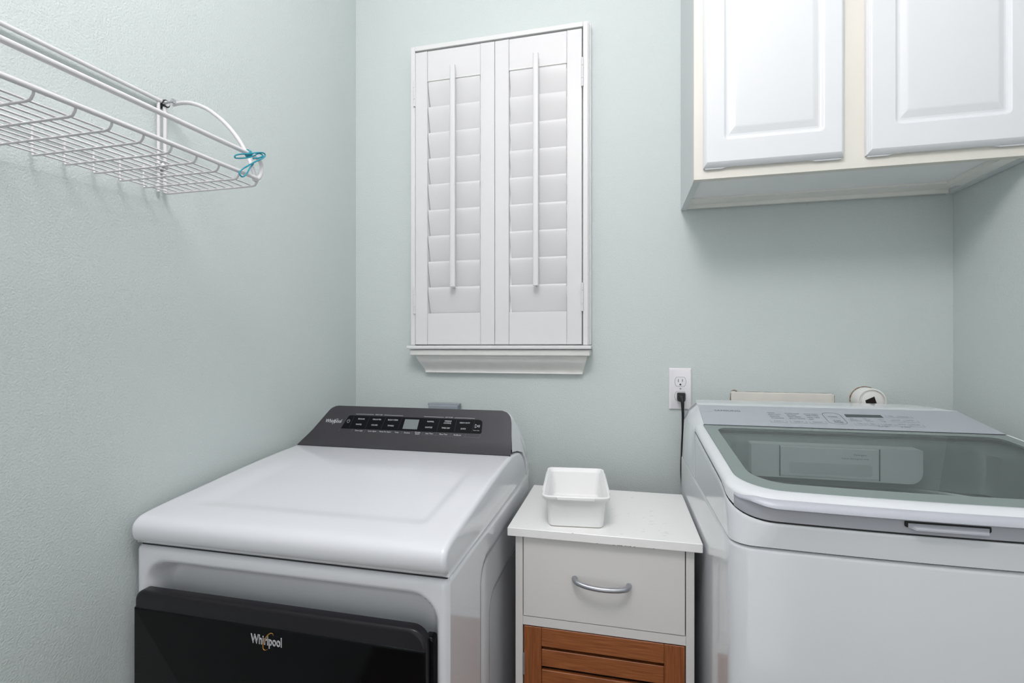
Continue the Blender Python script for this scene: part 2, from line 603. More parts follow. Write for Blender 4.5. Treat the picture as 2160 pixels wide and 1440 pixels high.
def cab_door(x0, x1, gx0, gx1, z0, z1):
    """routed door: slab, groove ring, raised field. gx = outer groove limits"""
    yf = 1.334
    d = MB()
    gz0 = z0 + 0.066
    gz1 = z1 - 0.066
    # nested rounded loops from the outside in: (inset from outer, depth)
    def loop(xa, xb, za, zb, y, r):
        return [(p[0], y, p[1]) for p in rrect(xa, xb, za, zb, r, 5)]
    R = []
    R.append(loop(x0, x1, z0, z1, CY - 0.0005, 0.0005))
    R.append(loop(x0, x1, z0, z1, yf + 0.010, 0.0005))
    R.append(loop(x0 + 0.002, x1 - 0.002, z0 + 0.002, z1 - 0.002, yf + 0.0075, 0.0005))
    R.append(loop(x0 + 0.0025, x1 - 0.0025, z0 + 0.0035, z1 - 0.0035, yf + 0.0055, 0.0005))
    R.append(loop(x0 + 0.0065, x1 - 0.0065, z0 + 0.009, z1 - 0.009, yf + 0.001, 0.001))
    R.append(loop(x0 + 0.0085, x1 - 0.0085, z0 + 0.011, z1 - 0.011, yf, 0.001))
    R.append(loop(gx0, gx1, gz0, gz1, yf, 0.012))
    for (i, dy, r) in ((0.002, 0.0012, 0.011), (0.0055, 0.0055, 0.009), (0.009, 0.0068, 0.006), (0.013, 0.0065, 0.002), (0.024, 0.0016, 0.0006), (0.026, 0.0010, 0.0005), (0.0285, 0.0006, 0.0005)):
        R.append(loop(gx0 + i, gx1 - i, gz0 + i * 1.25, gz1 - i * 1.25, yf + dy, r))
    d.loft(R, True, True, True)
    o = d.build('door', 'cab_door', cb, 14)
    # routed finger pull under the bottom edge
    w = x1 - x0
    pull = MB()
    zz = z0 + 0.0040
    poly = [(x0 + 0.004, zz), (x0 + 0.004, z0 - 0.0036), (x0 + 0.14 * w, z0 - 0.0036), (x0 + 0.19 * w, z0 + 0.001),
            (x1 - 0.24 * w, z0 + 0.001), (x1 - 0.19 * w, z0 - 0.0036), (x1 - 0.004, z0 - 0.0036), (x1 - 0.004, zz)]
    pull.prism(poly, 'y', yf + 0.0125, CY - 0.001)
    pull.build('finger_pull', 'cab_door', o)
    return o


cab_door(0.2155, 0.5455, 0.264, 0.4995, 1.8965, 2.75)
cab_door(0.5950, 0.9380, 0.6525, 0.8885, 1.8965, 2.75)

# ------------------------------------------------------------------ wire shelf on the left wall
SH = thing('wire_shelf', 'white coated wire shelf with a curved end brace on the left wall', 'shelf', (-0.99, 0.85, 1.768))
YE = 0.852
YN = -0.12
SL = 0.045


def sp(x, y, z):
    return (x, y, z - SL * (YE - y))


def srod(name, pts, r, parent=SH, n=8, m='wire', k=0):
    if k:
        pts = catmull(pts, k)
    return MB().tube([sp(*p) for p in pts], r, n).build(name, m, parent, 60)


XW, XF = -0.985, -0.742
srod('wall_rail', [(XW, YN, 1.961), (XW, YE, 1.961)], 0.0042, n=12)
fr_pts = catmull([(XF, 0.76, 1.8175), (XF, 0.785, 1.8175), (XF, 0.81, 1.8175), (XF, 0.835, 1.8175), (XF + 0.001, 0.853, 1.8145), (XF + 0.001, 0.860, 1.802), (XF, 0.859, 1.787), (XF - 0.001, 0.853, 1.775), (XF - 0.003, 0.842, 1.770)], 5)
srod('front_rail', [(XF, YN, 1.8175)] + [tuple(p) for p in fr_pts], 0.0045, n=12)
srod('lower_front_rail', [(XF, YN, 1.7735), (XF, 0.848, 1.7735)], 0.0040, n=12)
srod('rear_rail', [(XW + 0.002, YN, 1.812), (XW + 0.002, YE, 1.812)], 0.0022)
# long deck wires
nl = 11
for i in range(nl):
    x = XW + 0.012 + (XF - 0.020 - XW - 0.012) * i / (nl - 1)
    srod('deck_wire', [(x, YN, 1.7625), (x, YE + 0.003, 1.7625)], 0.0016, n=6)
# cross wires with a hooked front end
ycs = [YE - 0.0487 * i for i in range(20)]
for y in ycs:
    srod('cross_wire', [(XW + 0.002, y, 1.811), (XW + 0.0015, y, 1.768), (XW + 0.004, y, 1.7597), (XW + 0.012, y, 1.7592), (XF - 0.016, y, 1.7592),
                        (XF - 0.008, y, 1.7605), (XF - 0.0035, y, 1.766), (XF - 0.0005, y, 1.7775)], 0.0021 if y > YE - 0.001 else 0.0019, n=6)
# end posts and curved brace
srod('end_post', [(XW + 0.001, YE, 1.961), (XW + 0.001, YE, 1.761)], 0.0042, n=10)
srod('end_post', [(XW - 0.002, YE - 0.0125, 1.959), (XW - 0.002, YE - 0.0125, 1.761)], 0.0034, n=10)
srod('end_brace', [(-0.972, YE + 0.010, 1.9600), (-0.945, YE + 0.008, 1.9600), (-0.912, YE + 0.005, 1.9530), (-0.875, YE + 0.003, 1.9365), (-0.84, YE, 1.912), (-0.815, YE, 1.889), (-0.792, YE, 1.862), (-0.772, YE, 1.830), (-0.757, YE, 1.798), (-0.745, YE - 0.002, 1.768)],
     0.0042, n=10, k=4)
# screws and clip
clip = MB().prism(circle(0.852, 1.9585, 0.0085, 20), 'x', -0.9955, -0.9795).build('wall_clip', 'steel_dark', SH, 40)
MB().prism(circle(0.852, 1.9585, 0.0058, 16), 'x', -0.9795, -0.9775).build('clip_face', 'wire', clip, 40)
sc = MB().tube([(-0.981, 0.846, 1.9560), (-0.954, 0.845, 1.9570)], 0.0023, 10).build('screw', 'steel', SH, 60)
MB().tube([(-0.9550, 0.845, 1.9570), (-0.9532, 0.845, 1.9571), (-0.9505, 0.845, 1.9572)], [0.0024, 0.0062, 0.0048], 14).build('screw_head', 'steel', sc, 40)
MB().tube([(-0.9955, 0.848, 1.818), (-0.979, 0.848, 1.818), (-0.9755, 0.848, 1.818)], [0.0085, 0.0085, 0.0050], 16).build('screw', 'steel', SH, 40)

# teal twist tie knotted on the front rail
tie = MB()
X0 = -0.735
def tp(*pts):
    return [(X0 + dx, y, z) for (dx, y, z) in pts]
tie.tube(catmull(tp((0.002, 0.829, 1.812), (0.0, 0.815, 1.803), (-0.001, 0.795, 1.794), (0.001, 0.782, 1.790), (0.003, 0.781, 1.794), (0.002, 0.795, 1.802), (0.002, 0.812, 1.809), (0.002, 0.826, 1.815)), 6), 0.0015, 6)
tie.tube(catmull(tp((0.002, 0.822, 1.814), (0.005, 0.838, 1.822), (0.007, 0.851, 1.826), (0.007, 0.855, 1.822), (0.006, 0.846, 1.812), (0.005, 0.834, 1.803), (0.003, 0.818, 1.790), (0.001, 0.803, 1.777)), 6), 0.0015, 6)
tie.tube(catmull(tp((0.003, 0.826, 1.805), (0.005, 0.840, 1.812), (0.006, 0.850, 1.820), (0.004, 0.842, 1.822), (0.004, 0.830, 1.813)), 6), 0.0015, 6)
tie.tube(catmull(tp((0.001, 0.803, 1.777), (-0.001, 0.797, 1.769), (0.0, 0.7945, 1.763), (0.001, 0.799, 1.759), (0.001, 0.806, 1.763), (0.002, 0.812, 1.772), (0.002, 0.820, 1.785), (0.002, 0.828, 1.795)), 6), 0.0015, 6)
for q in range(3):
    c = []
    for i in range(14):
        a = 2 * PI * i / 14
        c.append((XF + 0.0060 * math.cos(a), 0.822 + q * 0.0026 + 0.0008 * math.sin(a), 1.8163 + 0.0062 * math.sin(a) - 0.002 * (q == 1)))
    tie.tube(c, 0.0013, 6, closed=True)
tag(tie.build('twist_tie', 'teal', None, 60), 'teal wire twist tie knotted round the end of the shelf front rail', 'tie')

# ------------------------------------------------------------------ clothes dryer
DX0, DX1 = -0.980, -0.294
DXC = (DX0 + DX1) / 2
dr = thing('clothes_dryer', 'white front-loading clothes dryer with dark control console and black door', 'dryer', (DXC, 1.15, 0.0))


def rounded_extrusion(profile, x0, x1, r, ncol, mod=None, nr=6):
    """closed YZ profile extruded along x with rolled ends of radius r"""
    n = len(profile)
    nr2 = []
    zmin = min(p[1] for p in profile)
    area = sum(profile[i][0] * profile[(i + 1) % n][1] - profile[(i + 1) % n][0] * profile[i][1] for i in range(n))
    sg = 1 if area > 0 else -1
    for i in range(n):
        a, b = profile[i - 1], profile[(i + 1) % n]
        tx, tz = b[0] - a[0], b[1] - a[1]
        L = math.hypot(tx, tz) or 1
        nr2.append((tz / L * sg, -tx / L * sg))
    cols = []
    for i in range(nr + 1):
        a = 0.5 * PI * i / nr
        cols.append((r - r * math.cos(PI / 2 - a) if False else r * (1 - math.cos(a)), r * (1 - math.sin(a))))
    xs = [(x0 + d, ins) for d, ins in cols]
    xs += [(x0 + r + (x1 - x0 - 2 * r) * k / ncol, 0.0) for k in range(1, ncol)]
    xs += [(x1 - d, ins) for d, ins in cols[::-1]]
    rings = []
    for x, ins in xs:
        ring = []
        for p, q in zip(profile, nr2):
            y, z = p[0] - q[0] * ins, p[1] - q[1] * ins
            if p[1] < zmin + 0.0005:
                z = p[1]
            if mod:
                y, z = mod(x, y, z)
            ring.append((x, y, z))
        rings.append(ring)
    return MB().loft(rings, True, True, True)


def resample(pts, step):
    out = []
    for i in range(len(pts) - 1):
        a, b = pts[i], pts[i + 1]
        L = math.hypot(b[0] - a[0], b[1] - a[1])
        k = max(1, int(L / step))
        for s in range(k):
            t = s / k
            out.append((a[0] + (b[0] - a[0]) * t, a[1] + (b[1] - a[1]) * t))
    out.append(pts[-1])
    return out


LZ = 1.0158
lid_top = [(p.x, p.y) for p in catmull([Vector((a, b, 0)) for a, b in
           [(0.786, LZ), (0.7735, 1.028), (0.7695, 1.044), (0.7720, 1.058), (0.782, 1.0685), (0.800, 1.0745), (0.85, 1.0815), (0.931, 1.0900), (1.077, 1.1055), (1.20, 1.1150), (1.285, 1.1195)]], 5)]
lid_back = [(p.x, p.y) for p in catmull([Vector((a, b, 0)) for a, b in [(1.285, 1.1195), (1.36, 1.1120), (1.42, 1.096), (1.462, 1.066), (1.478, 1.040), (1.487, LZ)]], 4)]
lid_prof = resample(lid_top, 0.008) + resample(lid_back, 0.015)[1:]


def lid_mod(x, y, z):
    if z > 1.075 and 0.80 < y < 1.27:
        # broad shallow tray pressed into the lid, deeper at the middle
        e = 0.024
        fx = sstep(-0.930, -0.850, x) * (1 - sstep(-0.356 - e, -0.356, x))
        fy = sstep(0.845, 0.845 + e, y) * (1 - sstep(1.02, 1.19, y))
        z -= 0.0034 * fx * fy
    return y, z


rounded_extrusion(lid_prof, DX0 + 0.002, DX1, 0.010, 110, lid_mod).build('lid', 'appl', dr, 50)


# body: front face with a pressed recess, right side with two nested embossings
def dist_rr(x, z, x0, x1, z0, z1, r):
    """signed distance to a rounded rectangle, negative inside"""
    cx, cz = (x0 + x1) / 2, (z0 + z1) / 2
    qx, qz = abs(x - cx) - (x1 - x0) / 2 + r, abs(z - cz) - (z1 - z0) / 2 + r
    return math.hypot(max(qx, 0), max(qz, 0)) + min(max(qx, qz), 0) - r


BZ0, BZ1 = 0.03, 1.0120
RB = 0.012


def edge_round(d, r):
    """inset at distance d from an edge that is rolled with radius r"""
    if d >= r:
        return 0.0
    return r - math.sqrt(max(r * r - (r - d) ** 2, 0))


def nonuni(a, b, t, r):
    return a + (b - a) * t


body = MB()


def front(u, v):
    # concentrate samples near the edges
    x = DX0 + (DX1 - DX0) * u
    z = BZ0 + (BZ1 - BZ0) * v
    y = 0.7835
    y += edge_round(min(x - DX0, DX1 - x), RB) + edge_round(BZ1 - z, RB)
    d = dist_rr(x, z, -0.957, -0.3125, 0.10, 0.983, 0.055)
    y += 0.042 * (1 - sstep(-0.024, 0.003, d))
    return (x, y, z)


def warp(t, k=0.012, n=5):
    return t


NU, NV = 150, 170
def fr_uv(u, v):
    return front(u, v)
body.grid(fr_uv, NU, NV)


def side(u, v):
    y = 0.7835 + RB + (1.528 - 0.7835 - RB) * u
    z = BZ0 + (BZ1 - BZ0) * v
    x = DX1 - edge_round(BZ1 - z, 0.005)
    d1 = dist_rr(y, z, 0.985, 1.70, 0.08, 0.948, 0.045)
    d2 = dist_rr(y, z, 1.062, 1.70, 0.14, 0.842, 0.055)
    x -= 0.0032 * (1 - sstep(-0.003, 0.001, d1)) + 0.0045 * (1 - sstep(-0.011, 0.0, d2))
    return (x, y, z)


body.grid(side, 150, 150)
body.grid(lambda u, v: (DX0, 0.7835 + RB + (1.528 - 0.7835 - RB) * u, BZ0 + (BZ1 - RB - BZ0) * v), 2, 2)
body.grid(lambda u, v: (DX0 + 0.004 + (DX1 - DX0 - 0.008) * u, 0.7835 + RB + (1.528 - 0.7835 - RB) * v, BZ1 - 0.0002), 2, 2)
body.grid(lambda u, v: (DX0 + (DX1 - DX0) * u, 1.528, BZ0 + (BZ1 - BZ0) * v), 2, 2)
body.grid(lambda u, v: (DX0 + (DX1 - DX0) * u, 0.80 + 0.728 * v, BZ0), 2, 2)
body.build('body', 'appl', dr, 60)
MB().box(DX0 + 0.010, DX1 - 0.004, 0.790, 1.500, BZ1 - 0.001, LZ + 0.004).build('lid_seam', 'seam', dr)
for (x, y) in ((DX0 + 0.06, 0.86), (DX1 - 0.06, 0.86), (DX0 + 0.06, 1.46), (DX1 - 0.06, 1.46)):
    MB().prism(circle(x, y, 0.022, 16), 'z', 0.0, 0.032).build('foot', 'black', dr, 40)

# door
DZ1 = 0.927
dpoly = rrect(-0.963, -0.3285, 0.16, DZ1, (0.04, 0.04, 0.032, 0.020), 7)


def slab(mb, poly, y0, y1, bev):
    """xz polygon slab whose front (y0) edge is rolled"""
    cx = sum(p[0] for p in poly) / len(poly)
    cz = sum(p[1] for p in poly) / len(poly)
    x0, x1 = min(p[0] for p in poly), max(p[0] for p in poly)
    z0, z1 = min(p[1] for p in poly), max(p[1] for p in poly)
    def ins(p, d):
        return (cx + (p[0] - cx) * (1 - 2 * d / (x1 - x0)), cz + (p[1] - cz) * (1 - 2 * d / (z1 - z0)))
    R = [[(p[0], y1, p[1]) for p in poly], [(p[0], y0 + bev, p[1]) for p in poly]]
    for k in range(1, 5):
        a = 0.5 * PI * k / 4
        R.append([(q[0], y0 + bev - bev * math.sin(a), q[1]) for q in (ins(p, bev * (1 - math.cos(a))) for p in poly)])
    mb.loft(R, True, True, True)
    return mb


door = slab(MB(), dpoly, 0.7675, 0.788, 0.006).build('door', 'door_band', dr, 50)
glass_poly = rrect(-0.9625, -0.3290, 0.17, 0.893, (0.04, 0.04, 0.0008, 0.0008), 6)
slab(MB(), glass_poly, 0.7655, 0.780, 0.0035).build('door_glass', 'door_black', door, 50)
slab(MB(), rrect(-0.340, -0.3205, 0.18, 0.908, 0.006, 4), 0.782, 0.800, 0.004).build('door_side_rim', 'door_black', door, 50)


def dframe(x, y, h):
    return (x, 0.7650 - h, y)


vs, fs = glyph_mesh('Whirlpool', 0.0, 0.028)
w = max(v[0] for v in vs) - min(v[0] for v in vs)
lg = MB()
lg.add([(-0.6485 + v[0] * 0.068 / w, 0.7650 + v[2] * 0.01, 0.8665 + 0.002 + v[1] * 0.0245) for v in vs], fs)
lg.build('logo_lettering', 'silver_ink', door)
sw = []
for i in range(40):
    a = math.radians(-25 + 255 * i / 39)
    la, sa, th = 0.0200 * math.cos(a), 0.0080 * math.sin(a), math.radians(36)
    sw.append((-0.6440 + la * math.sin(th) * 0.8 - sa * math.cos(th), 0.7645, 0.8680 + la * math.cos(th) + sa * math.sin(th)))
MB().tube(sw, [0.0002 + 0.0010 * math.sin(PI * i / 39) for i in range(40)], 6).build('logo_swirl', 'gold_ink', door, 60)

# console
FA, FB = (1.300, 1.145), (1.358, 1.233)
FLEN = math.hypot(FB[0] - FA[0], FB[1] - FA[1])
fd = ((FB[0] - FA[0]) / FLEN, (FB[1] - FA[1]) / FLEN)
fn_ = (-fd[1], fd[0])                                  # towards the viewer


def face_yz(t):
    """t along the slope (metres from FA); flares forward at the base"""
    y, z = FA[0] + fd[0] * t, FA[1] + fd[1] * t
    if t < 0.014:
        q = (0.014 - t)
        y -= 6.0 * q * q
    return y, z


R_EDGE = [(-0.030, -0.2965), (0.02, -0.302), (0.0695, -0.3085), (0.085, -0.3125), (0.0935, -0.3180), (0.1005, -0.3265), (0.1048, -0.3400), (0.106, -0.345)]
L_EDGE = [(-0.030, -0.9700), (-0.012, -0.9620), (0.0209, -0.9420), (0.0792, -0.9130), (0.0900, -0.9075), (0.0975, -0.9010), (0.1035, -0.8900), (0.1053, -0.8790), (0.106, -0.872)]


def lerp_tab(tab, t):
    for (a, b), (c, d) in zip(tab[:-1], tab[1:]):
        if t <= c:
            return b + (d - b) * max(0.0, (t - a) / (c - a))
    return tab[-1][1]


def face_pt(s, t, off=0.0):
    """s -1..1 across, t along the slope"""
    xl, xr = lerp_tab(L_EDGE, t), lerp_tab(R_EDGE, t)
    y, z = face_yz(t)
    return ((xl + xr) / 2 + s * (xr - xl) / 2, y + fn_[0] * off, z + fn_[1] * off)


fp = MB()
T0, T1 = -0.0285, FLEN - 0.0002
ts = [T0 + (T1 - T0) * (1 - (1 - i / 40) ** 1.6) for i in range(41)]
ss = [-1 + 2 * i / 60 for i in range(61)]
ss = [math.copysign(abs(s) ** 0.7, s) for s in ss]
front_rows = [[face_pt(s, t, 0.0) for s in ss] for t in ts]
fp.loft(front_rows, False)
back_rows = [[face_pt(s * 0.999, t, -0.006) for s in ss] for t in ts]
fp.loft(back_rows, False)
# rim between front and back sheets
rimf = [r[0] for r in front_rows] + front_rows[-1] + [r[-1] for r in front_rows][::-1] + front_rows[0][::-1]
rimb = [r[0] for r in back_rows] + back_rows[-1] + [r[-1] for r in back_rows][::-1] + back_rows[0][::-1]
fp.loft([rimf, rimb], True)
con = fp.build('console_face', 'graphite', dr, 40)

shell = MB()
rings = []
xs = [-1 + 2 * i / 80 for i in range(81)]
xs = [math.copysign(1 - (1 - abs(s)) ** 1.5, s) for s in xs]
for s in xs:
    d = abs(s) * 0.343
    e = max(0.0, (d - 0.300) / (0.343 - 0.300))
    k = (1 - e ** 2.3) ** (1 / 2.3) if e < 1 else 0.0
    def L(a, b):
        return (a[0] + (b[0] - a[0]) * k, a[1] + (b[1] - a[1]) * k)
    prof = [L((1.300, 1.1245), (1.312, 1.140)), L((1.322, 1.168), (1.338, 1.186)), L((1.350, 1.2085), (1.366, 1.2290)), L((1.372, 1.190), (1.385, 1.2290)), L((1.42, 1.146), (1.45, 1.206)), L((1.476, 1.098), (1.500, 1.165)), L((1.508, 1.062), (1.524, 1.10)),
            (1.5225, 1.035), (1.528, 1.0125), (1.492, 1.0125), (1.4835, 1.040), (1.467, 1.067), (1.424, 1.0985), (1.362, 1.1150)]
    lean = (0.082 if s < 0 else -0.020) * abs(s) ** 4
    rings.append([(DXC + s * 0.343 + (0.0005 if s > 0 else 0.003) + lean * max(0.0, (p[1] - 1.10) / 0.13), p[0], p[1]) for p in prof])
shell.loft(rings, True, True, True)
shell.build('console_shell', 'appl', dr, 55)
MB().box(DX0 + 0.02, DX1 - 0.010, 1.33, 1.46, 1.0, 1.085).build('console_core', 'seam', dr)


def cframe(x, t, h):
    return (x, FA[0] + fd[0] * t + fn_[0] * (0.0014 + h), FA[1] + fd[1] * t + fn_[1] * (0.0014 + h))


def cpart(name, poly, m, h0, h1, parent=con):
    mb = MB()
    mb.loft([[(p[0], FA[0] + fd[0] * p[1] + fn_[0] * h, FA[1] + fd[1] * p[1] + fn_[1] * h) for p in poly] for h in (h0, h1)], True, True, True)
    return mb.build(name, m, parent)


strip_poly = [(-0.8455, 0.0285), (-0.3960, 0.0295), (-0.3925, 0.0335), (-0.3945, 0.0650), (-0.3985, 0.0705), (-0.4050, 0.0725), (-0.8250, 0.0728), (-0.8305, 0.0712), (-0.8335, 0.0675)]
strip = cpart('touch_panel', strip_poly, 'touch', -0.002, 0.0008)
cpart('display', [(-0.6405, 0.0345), (-0.5935, 0.0345), (-0.5935, 0.0660), (-0.6395, 0.0660)], 'lcd', 0.0, 0.0012)
ink = MB()
S = 0.0
H = 0.0062
W = []
for (txt, x, t, wd) in (('REGULAR', -0.7855, 0.0613, 0.0225), ('WHITES', -0.789, 0.0428, 0.0195), ('DELICATES', -0.7326, 0.0614, 0.0275), ('COLORS', -0.7355, 0.0426, 0.0205),
                        ('BULKY ITEMS', -0.6788, 0.0616, 0.033), ('TOWELS', -0.6813, 0.0426, 0.0205), ('NORMAL', -0.5557, 0.0610, 0.0215), ('SANITIZE', -0.5577, 0.0422, 0.0225),
                        ('WRINKLE', -0.5009, 0.0645, 0.022), ('CONTROL', -0.5016, 0.0580, 0.0235), ('TIMED DRY', -0.5037, 0.0422, 0.0265), ('HEAVY DUTY', -0.4478, 0.0608, 0.0315), ('QUICK', -0.4494, 0.0422, 0.0160)):
    W.append((txt, x, t, H, wd, 0.0))
W.append(('Touch to Start', -0.4090, 0.0385, 0.0036, 0.019, 0.0))
W.append(('WHAT TO DRY', -0.7302, 0.0773, 0.0044, 0.0250, 0.0))
W.append(('HOW TO DRY', -0.4999, 0.0768, 0.0044, 0.0250, 0.0))
for (txt, x, t, wd) in (('Drum Light', -0.7815, 0.0224, 0.0255), ('Cycle Signal', -0.7375, 0.0224, 0.0275), ('Damp Dry Signal', -0.6941, 0.0225, 0.0365), ('Temp', -0.6559, 0.0223, 0.0125),
                        ('Dryness', -0.6222, 0.0222, 0.0190), ('Wrinkle', -0.5889, 0.0248, 0.0175), ('Shield', -0.5889, 0.0200, 0.0135), ('Less Time', -0.5511, 0.0226, 0.0235), ('More Time', -0.5071, 0.0222, 0.0245), ('EcoBoost', -0.4636, 0.0219, 0.0225)):
    W.append((txt, x, t, 0.0056, wd, 0.0))
lettering(ink, cframe, W)
# headings' rules, power symbol, start symbol
for (a, b, t) in ((-0.8091, -0.7475, 0.0773), (-0.7125, -0.6492, 0.0774), (-0.5803, -0.5165, 0.0768), (-0.4830, -0.4199, 0.0762)):
    rule(ink, cframe, a, t, b, t, 0.0007)
pc = [(-0.8275 + 0.0045 * math.cos(math.radians(a)), 0.0528 + 0.0055 * math.sin(math.radians(a))) for a in range(125, 416, 18)]
for a, b in zip(pc[:-1], pc[1:]):
    rule(ink, cframe, a[0], a[1], b[0], b[1], 0.0007)
rule(ink, cframe, -0.8275, 0.0530, -0.8275, 0.0595, 0.0007)
tri = [(-0.4145, 0.0468), (-0.4145, 0.0578), (-0.4055, 0.0523)]
loop_rule(ink, cframe, tri, 0.0009)
for x in (-0.4040, -0.4012):
    rule(ink, cframe, x, 0.0485, x, 0.0562, 0.0009)
ink.build('panel_lettering', 'ink_white', con)
lgm = MB()
lettering(lgm, cframe, [('Whirlpool', -0.8795, 0.0508, 0.0175, 0.0560, 0.18)])
c2 = [(-0.8730 + 0.0048 * math.cos(math.radians(a)) + 0.0060 * math.sin(math.radians(a)), 0.0497 + 0.0092 * math.sin(math.radians(a))) for a in range(20, 281, 13)]
for a, b in zip(c2[:-1], c2[1:]):
    rule(lgm, cframe, a[0], a[1], b[0], b[1], 0.0008)
lgm.build('console_logo', 'ink_white', con)
rl = MB()
for (x, t0, x2, t1) in ((-0.8127, 0.0690, -0.8173, 0.0315), (-0.7589, 0.0690, -0.7635, 0.0315), (-0.7048, 0.0690, -0.7104, 0.0315), (-0.6507, 0.0690, -0.6554, 0.0315),
                        (-0.5273, 0.0690, -0.5298, 0.0315), (-0.4749, 0.0690, -0.4754, 0.0315), (-0.4185, 0.0690, -0.4221, 0.0315)):
    rule(rl, cframe, x, t0, x2, t1, 0.0006)
rl.build('panel_divider', 'ink_rule', con)
dv = MB()
for x in (-0.8485, -0.8050, -0.7610, -0.7180, -0.6730, -0.6390, -0.6060, -0.5720, -0.5290, -0.4840, -0.4390, -0.3955):
    rule(dv, cframe, x - 0.001, 0.0170, x + 0.0005, 0.0275, 0.0005)
rule(dv, cframe, -0.572, 0.0172, -0.3965, 0.0168, 0.0004)
dv.build('option_divider', 'ink_dim', con)

# grey box on the wall behind the dryer
gb = thing('grey_wall_box', 'grey plastic wall box peeking up behind the dryer console below the window', 'wall box', (-0.63, 1.65, 1.05))
MB().box(-0.682, -0.570, 1.612, 1.6495, 1.04, 1.2100, 0.003).build('housing', 'grey_box', gb)
MB().box(-0.686, -0.566, 1.618, 1.644, 1.2075, 1.2165, 0.002).build('lid', 'grey_box', gb)

# ------------------------------------------------------------------ small storage cabinet between the machines
TY = 1.153
cbt = thing('storage_cabinet', 'narrow white cabinet with one drawer and a slatted bamboo door between dryer and washer', 'cabinet', (-0.05, 1.34, 0.0))
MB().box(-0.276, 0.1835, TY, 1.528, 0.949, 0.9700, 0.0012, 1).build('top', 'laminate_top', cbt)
BY = 1.166
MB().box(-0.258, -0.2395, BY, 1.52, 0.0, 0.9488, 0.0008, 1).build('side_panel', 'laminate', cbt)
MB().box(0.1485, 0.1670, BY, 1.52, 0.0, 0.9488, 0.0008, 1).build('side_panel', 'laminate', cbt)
MB().box(-0.2393, 0.1483, 1.512, 1.52, 0.02, 0.9486).build('back_panel', 'dark_inside', cbt)
MB().box(-0.2393, 0.1483, BY + 0.001, 1.511, 0.724, 0.7460, 0.0008, 1).build('middle_rail', 'laminate', cbt)
MB().box(-0.2393, 0.1483, BY + 0.02, 1.511, 0.04, 0.058, 0.0008, 1).build('bottom_panel', 'laminate', cbt)
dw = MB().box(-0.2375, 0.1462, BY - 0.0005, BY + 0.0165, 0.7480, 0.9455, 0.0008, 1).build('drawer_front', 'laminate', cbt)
dbx = MB()
dbx.box(-0.2365, 0.1455, BY + 0.0175, 1.50, 0.755, 0.758)
dbx.build('drawer_bottom', 'dark_inside', dw)
hp = catmull([(-0.1095, BY - 0.001, 0.8545), (-0.108, BY - 0.010, 0.8540), (-0.100, BY - 0.0195, 0.8525), (-0.078, BY - 0.026, 0.8495), (-0.0445, BY - 0.029, 0.8480), (-0.011, BY - 0.026, 0.8480), (0.010, BY - 0.0195, 0.8490), (0.018, BY - 0.010, 0.8500), (0.0195, BY - 0.001, 0.8505)], 5)
hr = [0.0070 - 0.0012 * math.sin(PI * i / (len(hp) - 1)) for i in range(len(hp))]
MB().tube(hp, hr, 14).build('handle', 'handle', dw, 60)
# bamboo door
bd0, bd1, bz1, bz0 = -0.2365, 0.1462, 0.7215, 0.065
bdr = MB().box(bd0 + 0.001, bd1 - 0.001, BY + 0.0192, BY + 0.0215, bz0 + 0.001, bz1 - 0.001).build('door', 'dark_inside', cbt)  # near-black sheet behind the slats: shade of the gaps put into its colour
MB().box(bd0, bd0 + 0.0440, BY + 0.001, BY + 0.019, bz0, bz1, 0.001, 1).build('stile', 'bamboo_v', bdr)
tag(bdr, 'slatted bamboo door')
MB().box(bd1 - 0.0460, bd1, BY + 0.001, BY + 0.019, bz0, bz1, 0.001, 1).build('stile', 'bamboo_v', bdr)
MB().box(bd0 + 0.0443, bd1 - 0.0463, BY + 0.0015, BY + 0.0185, bz1 - 0.0465, bz1, 0.001, 1).build('rail', 'bamboo_h', bdr)
MB().box(bd0 + 0.0443, bd1 - 0.0463, BY + 0.0015, BY + 0.0185, bz0, bz0 + 0.0465, 0.001, 1).build('rail', 'bamboo_h', bdr)
z = bz1 - 0.0465 - 0.0085
first = None
while z - 0.042 > bz0 + 0.05:
    if first is None:
        first = MB().box(bd0 + 0.0443, bd1 - 0.0463, BY + 0.0045, BY + 0.0155, z - 0.0420, z, 0.001, 1).build('slat', 'bamboo_h', bdr)
        z_first = z
    else:
        copy_at(first, (0, 0, z - z_first))
    z -= 0.0515
for zh in (0.60, 0.20):
    MB().box(bd0 - 0.003, bd0 + 0.002, BY - 0.001, BY + 0.003, zh, zh + 0.055).build('hinge', 'handle', bdr)
